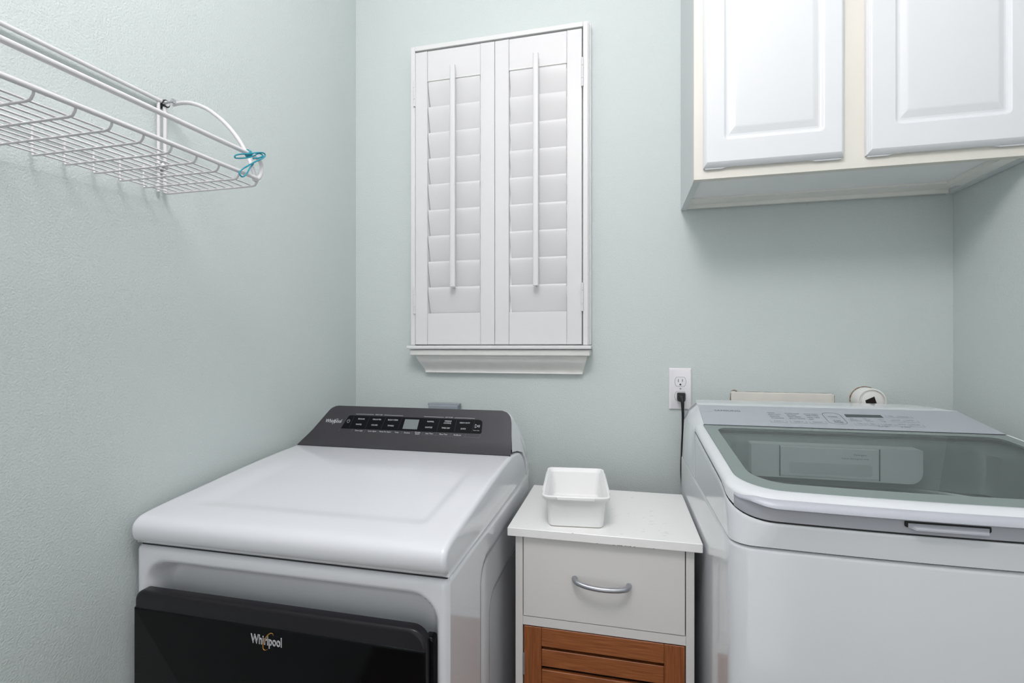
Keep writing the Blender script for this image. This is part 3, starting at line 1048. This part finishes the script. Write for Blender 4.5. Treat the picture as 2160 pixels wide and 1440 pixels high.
# worn spots on the top: chips along the front edge and pale scuffs
random.seed(4)
chp = MB()
for (x, w) in ((-0.1130, 0.005), (-0.0545, 0.002), (-0.0150, 0.006), (-0.006, 0.004), (0.000, 0.009), (0.012, 0.005), (0.020, 0.010), (0.032, 0.004), (0.076, 0.003)):
    zc = 0.9694 if x < -0.1 else 0.9500
    pts = [(x + (i / 4 - 0.5) * w, zc + random.uniform(0.0003, 0.0013) * (1 if i % 2 else -0.3)) for i in range(5)]
    chp.add([(p[0], TY - 0.0003, p[1]) for p in pts] + [(x, TY - 0.0003, zc - 0.0008)], [(0, 1, 2, 3, 4, 5)])
chp.build('edge_chip', 'chip', cbt)
scf = MB()
for i in range(34):
    cx, cy = (random.uniform(-0.255, 0.16), random.uniform(1.17, 1.50)) if i < 10 else (random.gauss(0.045, 0.05), random.gauss(1.25, 0.06))
    if not (-0.26 < cx < 0.165 and 1.165 < cy < 1.51):
        continue
    a = random.uniform(-0.5, 0.6)
    lx, ly = random.uniform(0.002, 0.010), random.uniform(0.0008, 0.003)
    poly = []
    for k in range(10):
        t = 2 * PI * k / 10
        r = random.uniform(0.5, 1.0)
        px, py = lx * r * math.cos(t), ly * r * math.sin(t)
        poly.append((cx + px * math.cos(a) - py * math.sin(a), cy + px * math.sin(a) + py * math.cos(a), 0.97015))
    scf.add(poly, [tuple(range(10))])
scf.build('scuff_mark', 'scuff', cbt)

# ------------------------------------------------------------------ white plastic tub
tb = thing('plastic_tub', 'empty white plastic tub with flared rim standing on the small white cabinet', 'tub', (-0.121, 1.315, 0.970))
tb.rotation_euler = (0, 0, math.radians(5.5))


def tub_ring(hx, hy, z, r):
    return [(p[0], p[1], z) for p in rrect(-hx, hx, -hy, hy, r, 6)]


tz = 0.0815
R = [tub_ring(0.064, 0.122, 0.0005, 0.012), tub_ring(0.0675, 0.1255, 0.002, 0.014), tub_ring(0.069, 0.127, 0.006, 0.015), tub_ring(0.0735, 0.1335, 0.062, 0.015), tub_ring(0.0745, 0.1345, 0.0665, 0.015),
     tub_ring(0.0790, 0.1390, 0.0690, 0.016), tub_ring(0.0825, 0.1425, 0.0720, 0.017), tub_ring(0.0840, 0.1440, 0.0770, 0.018), tub_ring(0.0840, 0.1440, 0.0800, 0.018), tub_ring(0.0825, 0.1425, tz, 0.017),
     tub_ring(0.0790, 0.1390, tz, 0.016), tub_ring(0.0770, 0.1370, 0.0795, 0.015), tub_ring(0.0755, 0.1355, 0.0745, 0.015), tub_ring(0.0730, 0.1330, 0.0725, 0.014), tub_ring(0.0715, 0.1315, 0.0690, 0.014), tub_ring(0.0665, 0.1245, 0.008, 0.013), tub_ring(0.062, 0.120, 0.0035, 0.010)]
tbm = MB().loft([[(x, y, z) for (x, y, z) in r] for r in R], True, True, True)
# thicker lip along the middle of each rim
for s in (-1, 1):
    tbm.box(-0.046, 0.046, s * 0.1445 - 0.0016, s * 0.1445 + 0.0016, 0.0725, 0.0805, 0.0012, 1)
    tbm.box(s * 0.0845 - 0.0016, s * 0.0845 + 0.0016, -0.095, 0.095, 0.0725, 0.0805, 0.0012, 1)


def local_build(mb, name, m, root, smooth):
    mb.v = [(v[0] + root.location.x, v[1] + root.location.y, v[2] + root.location.z) for v in mb.v]
    return mb.build(name, m, root, smooth)


local_build(tbm, 'shell', 'tub', tb, 40)
local_build(MB().loft([tub_ring(0.0650, 0.123, 0.0002, 0.012), tub_ring(0.0672, 0.1252, 0.0012, 0.014)], True, True, True), 'foot_ring', 'tub_base', tb, 40)

# ------------------------------------------------------------------ washing machine
WX0_, WX1_, WYB = 0.190, 0.890, 1.622
WXC = (WX0_ + WX1_) / 2
ws_ = thing('washing_machine', 'white top-loading washing machine with glass lid and silver control panel', 'washer', (WXC, 1.25, 0.0))


def ring2(x0, x1, y0, y1, rf, rb, bow=0.0, nc=10, nfront=24, nside=14, nback=12):
    """plan outline, counter-clockwise from the back left corner; the front (small y) bows towards -y"""
    pts = []
    def arc(cx, cy, r, a0):
        for i in range(nc + 1):
            a = a0 + 0.5 * PI * i / nc
            pts.append((cx + r * math.cos(a), cy + r * math.sin(a)))
    def line(ax, ay, bx, by, n):
        for i in range(1, n):
            pts.append((ax + (bx - ax) * i / n, ay + (by - ay) * i / n))
    arc(x0 + rb, y1 - rb, rb, 0.5 * PI)
    line(x0, y1 - rb, x0, y0 + rf, nside)
    arc(x0 + rf, y0 + rf, rf, PI)
    line(x0 + rf, y0, x1 - rf, y0, nfront)
    arc(x1 - rf, y0 + rf, rf, 1.5 * PI)
    line(x1, y0 + rf, x1, y1 - rb, nside)
    arc(x1 - rb, y1 - rb, rb, 0)
    line(x1 - rb, y1, x0 + rb, y1, nback)
    xc, hw, ym = (x0 + x1) / 2, (x1 - x0) / 2, y0 + 0.30
    out = []
    for (x, y) in pts:
        wgt = sstep(0, 1, (ym - y) / (ym - y0)) if y < ym else 0
        out.append((x, y - bow * (1 - ((x - xc) / hw) ** 2) * wgt))
    return out


def zl(y):
    return 1.216 + (y - 1.33) * 0.114


def zgap(y):
    return zl(y) - 0.019 - 0.0255 * (1 - sstep(0.885, 1.0, y))


SEAM = 1.0745
body_r = ring2(WX0_, WX1_, 0.899, WYB, 0.034, 0.02, 0.014)


def inset(ring, d, z):
    n = len(ring)
    out = []
    for i in range(n):
        a, b = ring[i - 1], ring[(i + 1) % n]
        tx, ty = b[0] - a[0], b[1] - a[1]
        L = math.hypot(tx, ty) or 1
        out.append((ring[i][0] - ty / L * d, ring[i][1] + tx / L * d, z))
    return out


bd = MB().loft([inset(body_r, 0.0, 0.03), inset(body_r, 0.0, SEAM - 0.010), inset(body_r, 0.0008, SEAM - 0.006), inset(body_r, 0.003, SEAM - 0.003), inset(body_r, 0.006, SEAM - 0.0018)], True, True, True)
bd.build('body', 'appl2', ws_, 50)
MB().loft([inset(body_r, 0.005, SEAM - 0.004), inset(body_r, 0.005, SEAM + 0.004)], True, False, False).build('body_seam', 'seam', ws_, 50)
for (x, y) in ((WX0_ + 0.07, 0.98), (WX1_ - 0.07, 0.98), (WX0_ + 0.07, 1.55), (WX1_ - 0.07, 1.55)):
    MB().prism(circle(x, y, 0.022, 16), 'z', 0.0, 0.032).build('foot', 'black', ws_, 40)

# top cover: wall from the seam up to the lid gap, flange, well
LYB = 1.332                                             # back edge of the lid
cov_r = ring2(WX0_ + 0.001, WX1_ - 0.001, 0.897, LYB, 0.034, 0.001, 0.014)
cov_r2 = ring2(WX0_ + 0.001, WX1_ - 0.001, 0.893, LYB, 0.066, 0.001, 0.012)
def rz(ring, fz):
    return [(x, y, fz(y)) for (x, y) in ring]
def rlerp(a, b, t):
    return [(p[0] + (q[0] - p[0]) * t, p[1] + (q[1] - p[1]) * t) for p, q in zip(a, b)]
def rin(ring, d):
    return [(p[0], p[1]) for p in inset(ring, d, 0)]
cv = MB()
cv.loft([rz(rin(cov_r, 0.006), lambda y: SEAM + 0.001), rz(cov_r, lambda y: SEAM + 0.0012)] +
        [[(p[0], p[1], SEAM + 0.0012 + (zgap(p[1]) - 0.003 - SEAM) * t) for p in rlerp(cov_r, cov_r2, t)] for t in (0.15, 0.35, 0.6, 0.85, 0.96)] +
        [rz(rin(cov_r2, 0.002), lambda y: zgap(y) - 0.0006), rz(rin(cov_r2, 0.008), lambda y: zgap(y) + 0.0002), rz(rin(cov_r2, 0.03), lambda y: zgap(y) - 0.002)], True)
cv.build('top_cover', 'appl2', ws_, 60)

G = ring2(0.2120, 0.8740, 0.919, LYB - 0.002, 0.072, 0.0015, 0.013)
O = ring2(WX0_ + 0.0005, WX1_ - 0.0005, 0.8915, LYB - 0.002, 0.070, 0.0012, 0.012)
O2 = rin(O, 0.0008)
lf = MB()
lf.loft([rz(rin(G, 0.004), lambda y: zl(y) - 0.006), rz(G, lambda y: zl(y) - 0.002), rz(G, lambda y: zl(y) - 0.0003), rz(rlerp(G, O, 0.08), lambda y: zl(y) + 0.0006), rz(rlerp(G, O, 0.30), lambda y: zl(y) + 0.0002), rz(rlerp(G, O, 0.55), lambda y: zl(y) - 0.0012),
         rz(rlerp(G, O, 0.78), lambda y: zl(y) - 0.0038), rz(rlerp(G, O, 0.92), lambda y: zl(y) - 0.0065), rz(O, lambda y: zl(y) - 0.0105), rz(O, lambda y: zgap(y) + 0.0042), rz(rin(O, 0.003), lambda y: zgap(y) + 0.0034), rz(rin(O, 0.02), lambda y: zgap(y) + 0.0034)], True)
lid = lf.build('lid', 'appl2', ws_, 60)
MB().loft([rz(rin(O, 0.0010), lambda y: zgap(y) - 0.001), rz(rin(O, 0.0010), lambda y: zgap(y) + 0.0048)], True).build('lid_gap', 'seam', ws_, 60)
# glass: opaque printed border and clear pane
GI = ring2(0.2400, 0.8450, 0.953, LYB - 0.024, 0.060, 0.03, 0.013)
MB().loft([rz(rin(G, 0.0008), lambda y: zl(y) - 0.0045), rz(rin(G, 0.0008), lambda y: zl(y) - 0.0006), rz(rin(G, 0.0016), lambda y: zl(y)), rz(GI, lambda y: zl(y)), rz(GI, lambda y: zl(y) - 0.0045)], True).build('glass_border', 'frit', lid, 30)
MB().loft([rz(GI, lambda y: zl(y) - 0.0005)], True, False, True).build('glass_pane', 'lidglass', lid, up=(0, 0, 1))


# silver handle wrapped round the lid front
def front_y(x, ring):
    best = None
    n = len(ring)
    for i in range(n):
        a, b = ring[i], ring[(i + 1) % n]
        if a[1] < 1.02 and b[1] < 1.02 and (a[0] - x) * (b[0] - x) <= 0 and a[0] != b[0]:
            y = a[1] + (b[1] - a[1]) * (x - a[0]) / (b[0] - a[0])
            best = y if best is None else min(best, y)
    return best


hx0, hx1 = 0.2005, 0.8795
rows = []
for i in range(91):
    u = i / 90
    s = 2 * u - 1
    s = math.copysign(1 - (1 - abs(s)) ** 1.35, s)
    x = (hx0 + hx1) / 2 + s * (hx1 - hx0) / 2
    y = front_y(x, O)
    e = min(x - hx0, hx1 - x)
    k = sstep(-0.01, 0.06, e)
    k2 = sstep(0.0, 0.028, e)
    zt, zg = zl(y) - 0.0055, zgap(y) + 0.0025
    zt = zg + (zt - zg) * (0.82 + 0.18 * k2)
    # (outward, z)
    prof = [(0.0006, zt), (0.005 * k + 0.0012, zt - 0.0028), (0.010 * k + 0.0012, zt - 0.0070 * (0.4 + 0.6 * k)), (0.0115 * k + 0.0012, zt - 0.0115 * (0.4 + 0.6 * k)), (0.0095 * k + 0.0012, zt - 0.0135 * (0.4 + 0.6 * k)),
            (0.0012 + 0.0005 * k, zt - 0.0140 * (0.4 + 0.6 * k)), (0.0010, zt - 0.0175 * (0.4 + 0.6 * k)), (0.0012, zg + 0.001), (0.0008, zg), (-0.006, zg), (-0.006, zt)]
    # outward direction from the outline
    dx = 0.002
    ya, yb = front_y(max(x - dx, hx0), O), front_y(min(x + dx, hx1), O)
    t = Vector((min(x + dx, hx1) - max(x - dx, hx0), yb - ya, 0)).normalized()
    nx, ny = t.y, -t.x
    rows.append([(x + nx * o_, y + ny * o_, z_) for (o_, z_) in prof])
lidh = MB().loft(rows, True, True, True).build('lid_handle', 'handle_grey', lid, 45)
# latch tab under the handle
yq = front_y(0.5, O)
MB().prism(rrect(0.4425, 0.5575, 1.1330, 1.1435, 0.003, 3), 'y', yq - 0.0024, yq + 0.004).build('latch_slot', 'black', lidh)
tabm = MB()
tabm.loft([[(0.4465, yq - 0.0030, 1.1400), (0.5545, yq - 0.0030, 1.1400), (0.5545, yq - 0.0030, 1.1330), (0.4465, yq - 0.0030, 1.1330)],
           [(0.4560, yq - 0.0085, 1.1330), (0.5510, yq - 0.0085, 1.1330), (0.5510, yq - 0.0085, 1.1305), (0.4560, yq - 0.0085, 1.1305)]], True, True, True)
tabm.build('latch_tab', 'handle_grey', lidh)

# inside of the washer seen through the glass
A0 = ring2(0.226, 0.860, 0.945, LYB - 0.012, 0.06, 0.03, 0.012)
B0 = ring2(0.262, 0.824, 0.975, LYB - 0.040, 0.10, 0.05, 0.012)
well = MB()
well.loft([rz(A0, lambda y: zl(y) - 0.0135), rz(rlerp(A0, B0, 0.6), lambda y: zl(y) - 0.020), rz(B0, lambda y: zl(y) - 0.034), rz(rin(B0, 0.004), lambda y: 1.105), rz(rin(B0, 0.02), lambda y: 1.09)], True)
well.build('well', 'well_grey', ws_, 50)
dm = MB()
rings = []
cx, cy = WXC, 1.135
NR = 120
for (rr, zz, amp) in ((0.285, 1.092, 0), (0.252, 1.094, 0), (0.244, 1.085, 0), (0.240, 1.06, 0.0), (0.243, 1.045, 0.004), (0.243, 0.62, 0.004), (0.20, 0.60, 0.0)):
    rings.append([(cx + (rr + amp * math.cos(2 * PI * k / NR * 40)) * math.cos(2 * PI * k / NR) * 1.06, cy + (rr + amp * math.cos(2 * PI * k / NR * 40)) * math.sin(2 * PI * k / NR) * 0.62, zz) for k in range(NR)])
dm.loft(rings, True, False, True)
dm.build('drum', 'drum', ws_, 50)
# detergent drawer housing at the back of the well
hs = MB()
pl = rrect(0.312, 0.672, 1.106, 1.185, (0.010, 0.026, 0.004, 0.004), 6)
hs.prism(pl, 'y', 1.262, 1.30)
hsg = hs.build('dispenser_housing', 'inside', ws_, 40)
MB().box(0.3760, 0.5840, 1.2595, 1.2625, 1.112, 1.1815, 0.001, 1).build('dispenser_drawer', 'inside', hsg)
MB().prism(rrect(0.395, 0.570, 1.119, 1.1455, 0.006, 4), 'y', 1.2585, 1.2600).build('drawer_pull', 'pull_grey', hsg)
for x in (0.3750, 0.5850):
    MB().box(x - 0.0007, x + 0.0007, 1.2590, 1.2625, 1.110, 1.183).build('drawer_gap', 'seam', hsg)
dl_ = MB()
def dfr(x, y, h):
    return (x, 1.2592, y)
lettering(dl_, dfr, [('Detergent', 0.545, 1.168, 0.006, 0.026, 0.0), ('liquid detergent only', 0.535, 1.159, 0.005, 0.056, 0.0)])
dl_.build('drawer_lettering', 'ink_grey', hsg)

# rear console: shoulder, deck and control panel
PA, PB = (1.333, 1.2165), (1.450, 1.2545)
inner = [(0.2135, 1.333, 1.2145), (0.2148, 1.39, 1.2328), (0.2166, 1.4515, 1.2530), (0.219, 1.50, 1.2560), (0.2235, 1.535, 1.2575), (0.232, 1.556, 1.2575), (0.26, 1.562, 1.2580), (0.45, 1.562, 1.2580), (0.66, 1.562, 1.2580),
         (0.765, 1.561, 1.2580), (0.798, 1.549, 1.2575), (0.824, 1.522, 1.2565), (0.838, 1.487, 1.2550), (0.8465, 1.4515, 1.2530), (0.861, 1.39, 1.2328), (0.8755, 1.333, 1.2145)]
mid = []
outer = [(0.1915, 1.333, 1.1965), (0.191, 1.39, 1.2035), (0.1905, 1.4515, 1.2075), (0.1905, 1.50, 1.2060), (0.191, 1.545, 1.198), (0.196, 1.570, 1.196), (0.26, 1.578, 1.196), (0.45, 1.578, 1.196), (0.66, 1.578, 1.196),
         (0.83, 1.578, 1.196), (0.865, 1.572, 1.197), (0.882, 1.558, 1.199), (0.888, 1.53, 1.203), (0.889, 1.4515, 1.2075), (0.889, 1.39, 1.2035), (0.8885, 1.333, 1.1965)]
low = [(p[0] + (0.190 - 0.191 if p[0] < 0.2 else 0), (1.333 if p[1] < 1.34 else 1.333 + (p[1] - 1.333) * (1.622 - 1.333) / (1.578 - 1.333)), SEAM + 0.0012) for p in outer]
def l3(a, b, t):
    return [tuple(p[i] + (q[i] - p[i]) * t for i in range(3)) for p, q in zip(a, b)]
def bulge(a, b, t, k):
    return [tuple(v) for v in l3(a, b, t)] if not k else [(p[0] + (WXC - p[0]) * -k * 0.02, p[1], p[2] + k * 0.006) for p in l3(a, b, t)]
sh = MB()
sh.loft([inner, l3(inner, outer, 0.06), bulge(inner, outer, 0.5, 0.5), l3(inner, outer, 0.96), outer, low], False)
sh.add(inner, [(0, 1, 14, 15), (1, 2, 13, 14), (2, 3, 4, 5, 6, 7, 8, 9, 10, 11, 12, 13)])
nb = len(inner)
sh.add([inner[0], outer[0], low[0], low[-1], outer[-1], inner[-1]], [(0, 1, 2, 3, 4, 5)])
sh.build('console', 'appl2', ws_, 40, weld=True)
pd = Vector((0, PB[0] - PA[0], PB[1] - PA[1])).normalized()
pn = Vector((0, -pd.z, pd.y))


def wframe(x, t, h):
    # t measured from (1.33, 1.216) along the slope
    p = Vector((x, 1.33, 1.216)) + pd * t + pn * (0.0006 + h)
    return p[:]


cp = MB()
pp = [(0.2150, 0.0035), (0.8745, 0.0035), (0.8460, 0.1250), (0.2175, 0.1250)]
cp.loft([[(Vector((x, 1.33, 1.216)) + pd * t + pn * h)[:] for (x, t) in pp] for h in (-0.003, 0.0003)], True, True, True)
pan = cp.build('control_panel', 'silver', ws_)
MB().tube([(Vector((0.2165, 1.33, 1.216)) + pd * 0.1265 - pn * 0.0012)[:], (Vector((0.8470, 1.33, 1.216)) + pd * 0.1265 - pn * 0.0012)[:]], 0.0020, 8).build('panel_edge', 'appl2', ws_, 60)
dsp = MB()
dsp.loft([[(Vector((x, 1.33, 1.216)) + pd * t + pn * h)[:] for (x, t) in ((0.5730, 0.0705), (0.6585, 0.0730), (0.6575, 0.0880), (0.5735, 0.0868))] for h in (-0.001, 0.0008)], True, True, True)
dsp.build('display', 'lcd_dark', pan)
wk = MB()
T = []
for (txt, x, t, wd) in (('NORMAL', 0.3968, 0.0828, 0.019), ('HEAVY DUTY', 0.4027, 0.0724, 0.031), ('DELICATES', 0.4010, 0.0625, 0.024), ('ACTIVEWEAR', 0.4047, 0.0518, 0.031),
                        ('POWER STEAM', 0.4482, 0.0821, 0.034), ('BEDDING', 0.4440, 0.0725, 0.022), ('PERM PRESS', 0.4481, 0.0622, 0.029), ('BRIGHT WHITES', 0.4518, 0.0517, 0.037),
                        ('QUICK WASH', 0.4923, 0.0814, 0.031), ('DEEP STEAM', 0.4930, 0.0723, 0.029), ('RINSE + SPIN', 0.4931, 0.0614, 0.029), ('SPIN', 0.4844, 0.0509, 0.011),
                        ('Cycle 1', 0.4029, 0.0353, 0.021), ('Cycle 2', 0.4489, 0.0353, 0.021), ('Options', 0.4942, 0.0353, 0.022),
                        ('Temp', 0.5811, 0.0636, 0.008), ('Extra Hot', 0.5835, 0.0560, 0.016), ('Hot Warm Cold', 0.5870, 0.0495, 0.024), ('Soil', 0.6113, 0.0645, 0.008), ('Heavy', 0.6150, 0.0570, 0.012), ('Normal', 0.6170, 0.0495, 0.014), ('Spin', 0.6470, 0.0600, 0.012), ('High', 0.6480, 0.0500, 0.010),
                        ('Temp', 0.5891, 0.0356, 0.012), ('Spin', 0.6183, 0.0352, 0.010), ('Soil Level', 0.6495, 0.0345, 0.017), ('Extra Rinse', 0.6819, 0.0375, 0.015), ('My Cycle', 0.7113, 0.0376, 0.017),
                        ('Delay', 0.6788, 0.0837, 0.010), ('Smart Care', 0.7086, 0.0820, 0.018), ('Steam Wash', 0.6801, 0.0606, 0.017), ('Soak Hold', 0.7106, 0.0610, 0.015), ('3 Sec', 0.6830, 0.0225, 0.020), ('Drum Light', 0.6351, 0.0228, 0.022)):
    T.append((txt, x, t, 0.0082 if t > 0.04 and x < 0.53 else 0.0075, wd, 0.0))
T += [('POWER', 0.5410, 0.0690, 0.010, 0.021, 0.0), ('START', 0.5430, 0.0470, 0.009, 0.018, 0.0), ('PAUSE', 0.5440, 0.0385, 0.010, 0.020, 0.0), ('SAMSUNG', 0.2884, 0.0892, 0.0125, 0.0665, 0.0)]
lettering(wk, wframe, T)
for (x0, x1, t0) in ((0.3835, 0.4215, 0.0265), (0.4300, 0.4675, 0.0265), (0.4755, 0.5130, 0.0265), (0.5770, 0.6000, 0.0265), (0.6055, 0.6290, 0.0265), (0.6360, 0.6650, 0.0265), (0.6690, 0.6960, 0.0265), (0.6990, 0.7260, 0.0265), (0.6680, 0.6950, 0.0500), (0.6990, 0.7260, 0.0500), (0.6670, 0.6930, 0.0745), (0.6970, 0.7240, 0.0745)):
    rule(wk, wframe, x0, t0 + 0.012, x0, t0, 0.0005)
    rule(wk, wframe, x0, t0, x1, t0, 0.0007)
    rule(wk, wframe, x1, t0, x1, t0 + 0.012, 0.0005)
rule(wk, wframe, 0.5300, 0.0580, 0.5545, 0.0580, 0.0004)
wk.build('panel_lettering', 'ink_grey', pan)
pw = MB()
loop_rule(pw, wframe, rrect(0.5205, 0.5625, 0.0285, 0.0925, 0.0125, 6), 0.0010)
pw.build('power_button_outline', 'ink_rule', pan)

# ------------------------------------------------------------------ electrical outlet and plug
ol = thing('wall_outlet', 'white duplex wall outlet on the back wall left of the washer', 'outlet', (0.1915, 1.65, 1.283))
plate = MB()
def pl_loop(i, y):
    return [(p[0], y, p[1]) for p in rrect(0.1560 + i, 0.2270 - i, 1.2150 + i, 1.3515 - i, 0.003, 3)]
plate.loft([pl_loop(0, 1.6495), pl_loop(0, 1.6465), pl_loop(0.0015, 1.6445), pl_loop(0.004, 1.6432)], True, True, True)
plate.build('cover_plate', 'outlet', ol, 40)


def recept(zc):
    pts = [(0.1917 + 0.0172 * math.cos(2 * PI * i / 40), zc + max(-0.0150, min(0.0150, 0.0205 * math.sin(2 * PI * i / 40)))) for i in range(40)]
    rim = MB().loft([[(0.1917 + (p[0] - 0.1917) * 1.05, 1.6434, zc + (p[1] - zc) * 1.05) for p in pts], [(0.1917 + (p[0] - 0.1917) * 1.05, 1.6428, zc + (p[1] - zc) * 1.05) for p in pts]], True, True, True).build('receptacle', 'ink_grey', ol)
    MB().loft([[(p[0], 1.6432, p[1]) for p in pts], [(p[0], 1.6418, p[1]) for p in pts]], True, True, True).build('face', 'outlet', rim)
    MB().box(0.1842, 0.1860, 1.6414, 1.6425, zc - 0.0015, zc + 0.0085).build('slot', 'black', rim)
    MB().box(0.1972, 0.1988, 1.6414, 1.6425, zc, zc + 0.0085).build('slot', 'black', rim)
    MB().prism(circle(0.1915, zc - 0.0090, 0.0029, 14, 0, PI, False) + [(0.1886, zc - 0.0115), (0.1944, zc - 0.0115)], 'y', 1.6414, 1.6425).build('ground_hole', 'black', rim)


recept(1.3065)
recept(1.2590)
scw = MB().prism(circle(0.1917, 1.2838, 0.0030, 14), 'y', 1.6420, 1.6434).build('screw', 'steel', ol, 40)
MB().box(0.1893, 0.1941, 1.6416, 1.6421, 1.2833, 1.2843).build('screw_slot', 'black', scw)

pc_ = thing('power_plug', 'black power plug and cord in the lower socket of the wall outlet', 'plug', (0.193, 1.64, 1.258))
pgm = MB()
def ploop(hx, hz, zc, y, r=0.004):
    return [(p[0], y, p[1]) for p in rrect(0.1932 - hx, 0.1932 + hx, zc - hz, zc + hz, r, 4)]
pgm.loft([ploop(0.0125, 0.0115, 1.2595, 1.6415), ploop(0.0130, 0.0125, 1.2590, 1.6370), ploop(0.0128, 0.0130, 1.2570, 1.6290), ploop(0.0095, 0.0115, 1.2540, 1.6200), ploop(0.0060, 0.0080, 1.2510, 1.6140)], True, True, True)
pgb = pgm.build('plug_body', 'black', pc_, 50)
MB().tube(catmull([(0.1935, 1.619, 1.252), (0.1945, 1.6145, 1.243), (0.1950, 1.613, 1.232), (0.1952, 1.613, 1.222)], 5), [0.0068, 0.0066, 0.0064, 0.0062, 0.006, 0.0058, 0.0056, 0.0054, 0.0053, 0.0052, 0.0051, 0.005, 0.0049, 0.0048, 0.0047, 0.0046], 10).build('strain_relief', 'black', pgb, 60)
MB().tube(catmull([(0.1950, 1.613, 1.228), (0.1962, 1.614, 1.190), (0.1965, 1.620, 1.140), (0.1955, 1.632, 1.08), (0.1965, 1.638, 0.98), (0.22, 1.638, 0.80), (0.30, 1.638, 0.65)], 6), 0.0042, 10).build('cord', 'black', pc_, 60)

# ------------------------------------------------------------------ things on the wall behind the washer
wbx = thing('laundry_supply_box', 'cream recessed laundry supply box cover on the wall above the washer', 'wall box', (0.494, 1.65, 1.2))
MB().box(0.3465, 0.6360, 1.6420, 1.6498, 1.13, 1.2765, 0.0025).build('cover', 'cream_box', wbx)
MB().box(0.6363, 0.6415, 1.6450, 1.6498, 1.13, 1.2730, 0.001).build('cover_side', 'cream_box', wbx)
tn = MB()
random.seed(11)
def torn(path, wmin, wmax, y=1.6488):
    a, b = [], []
    for i, (x, z) in enumerate(path):
        x2, z2 = path[min(i + 1, len(path) - 1)]
        x1, z1 = path[max(i - 1, 0)]
        L = math.hypot(x2 - x1, z2 - z1) or 1
        nx, nz = -(z2 - z1) / L, (x2 - x1) / L
        w = random.uniform(wmin, wmax)
        a.append((x + nx * w, y - random.uniform(0.0004, 0.0022), z + nz * w))
        b.append((x - nx * w, y, z - nz * w))
    tn.loft([a, b], False)
torn([(0.3455, 1.20 + 0.0065 * i) for i in range(12)], 0.0004, 0.0013)
torn([(0.3460 + 0.003 * i, 1.2775 + 0.004 * math.sin(i * 0.5)) for i in range(7)], 0.0005, 0.0022)
torn([(0.364 + 0.012 * i, 1.2772) for i in range(24)], 0.0001, 0.0005)
torn([(0.6425, 1.20 + 0.006 * i) for i in range(13)], 0.0006, 0.0016)
tn.build('torn_edge', 'torn', wbx)

pp_ = thing('drain_pipe', 'white capped pipe stub with dark notch poking from the wall above the washer', 'pipe', (0.727, 1.65, 1.257))
PCX, PCZ = 0.7255, 1.2585
def pr(r, y):
    return [(PCX + r * math.cos(2 * PI * i / 40), y, PCZ + r * 1.03 * math.sin(2 * PI * i / 40)) for i in range(40)]
MB().loft([pr(0.0385, 1.6496), pr(0.0385, 1.606), pr(0.0375, 1.604), pr(0.0345, 1.6035), pr(0.0335, 1.606), pr(0.0335, 1.612)], True).build('pipe_wall', 'pvc', pp_, 50)
cap = MB().loft([pr(0.0333, 1.609), pr(0.0285, 1.6075), pr(0.0278, 1.6035), pr(0.0260, 1.6025)], True, False, True).build('cap', 'pvc', pp_, 50)
hole = [(0.7065, 1.2625), (0.7300, 1.2745), (0.7360, 1.2545), (0.7085, 1.2530)]
MB().prism(hole, 'y', 1.6018, 1.6030).build('cap_notch', 'dark_inside', cap)
tn = MB()
torn([(PCX + 0.0405 * math.cos(a), PCZ + 0.0415 * math.sin(a)) for a in [math.radians(55 + 6 * i) for i in range(23)]], 0.0005, 0.0016)
tn.build('torn_edge', 'torn', pp_)

for o in bpy.data.objects:
    if o.type == 'MESH' and o.name.split('.')[0] in ('panel_lettering', 'panel_divider', 'option_divider', 'edge_chip', 'scuff_mark', 'torn_edge', 'drawer_lettering', 'console_logo', 'logo_lettering'):
        o['kind'] = 'stuff'
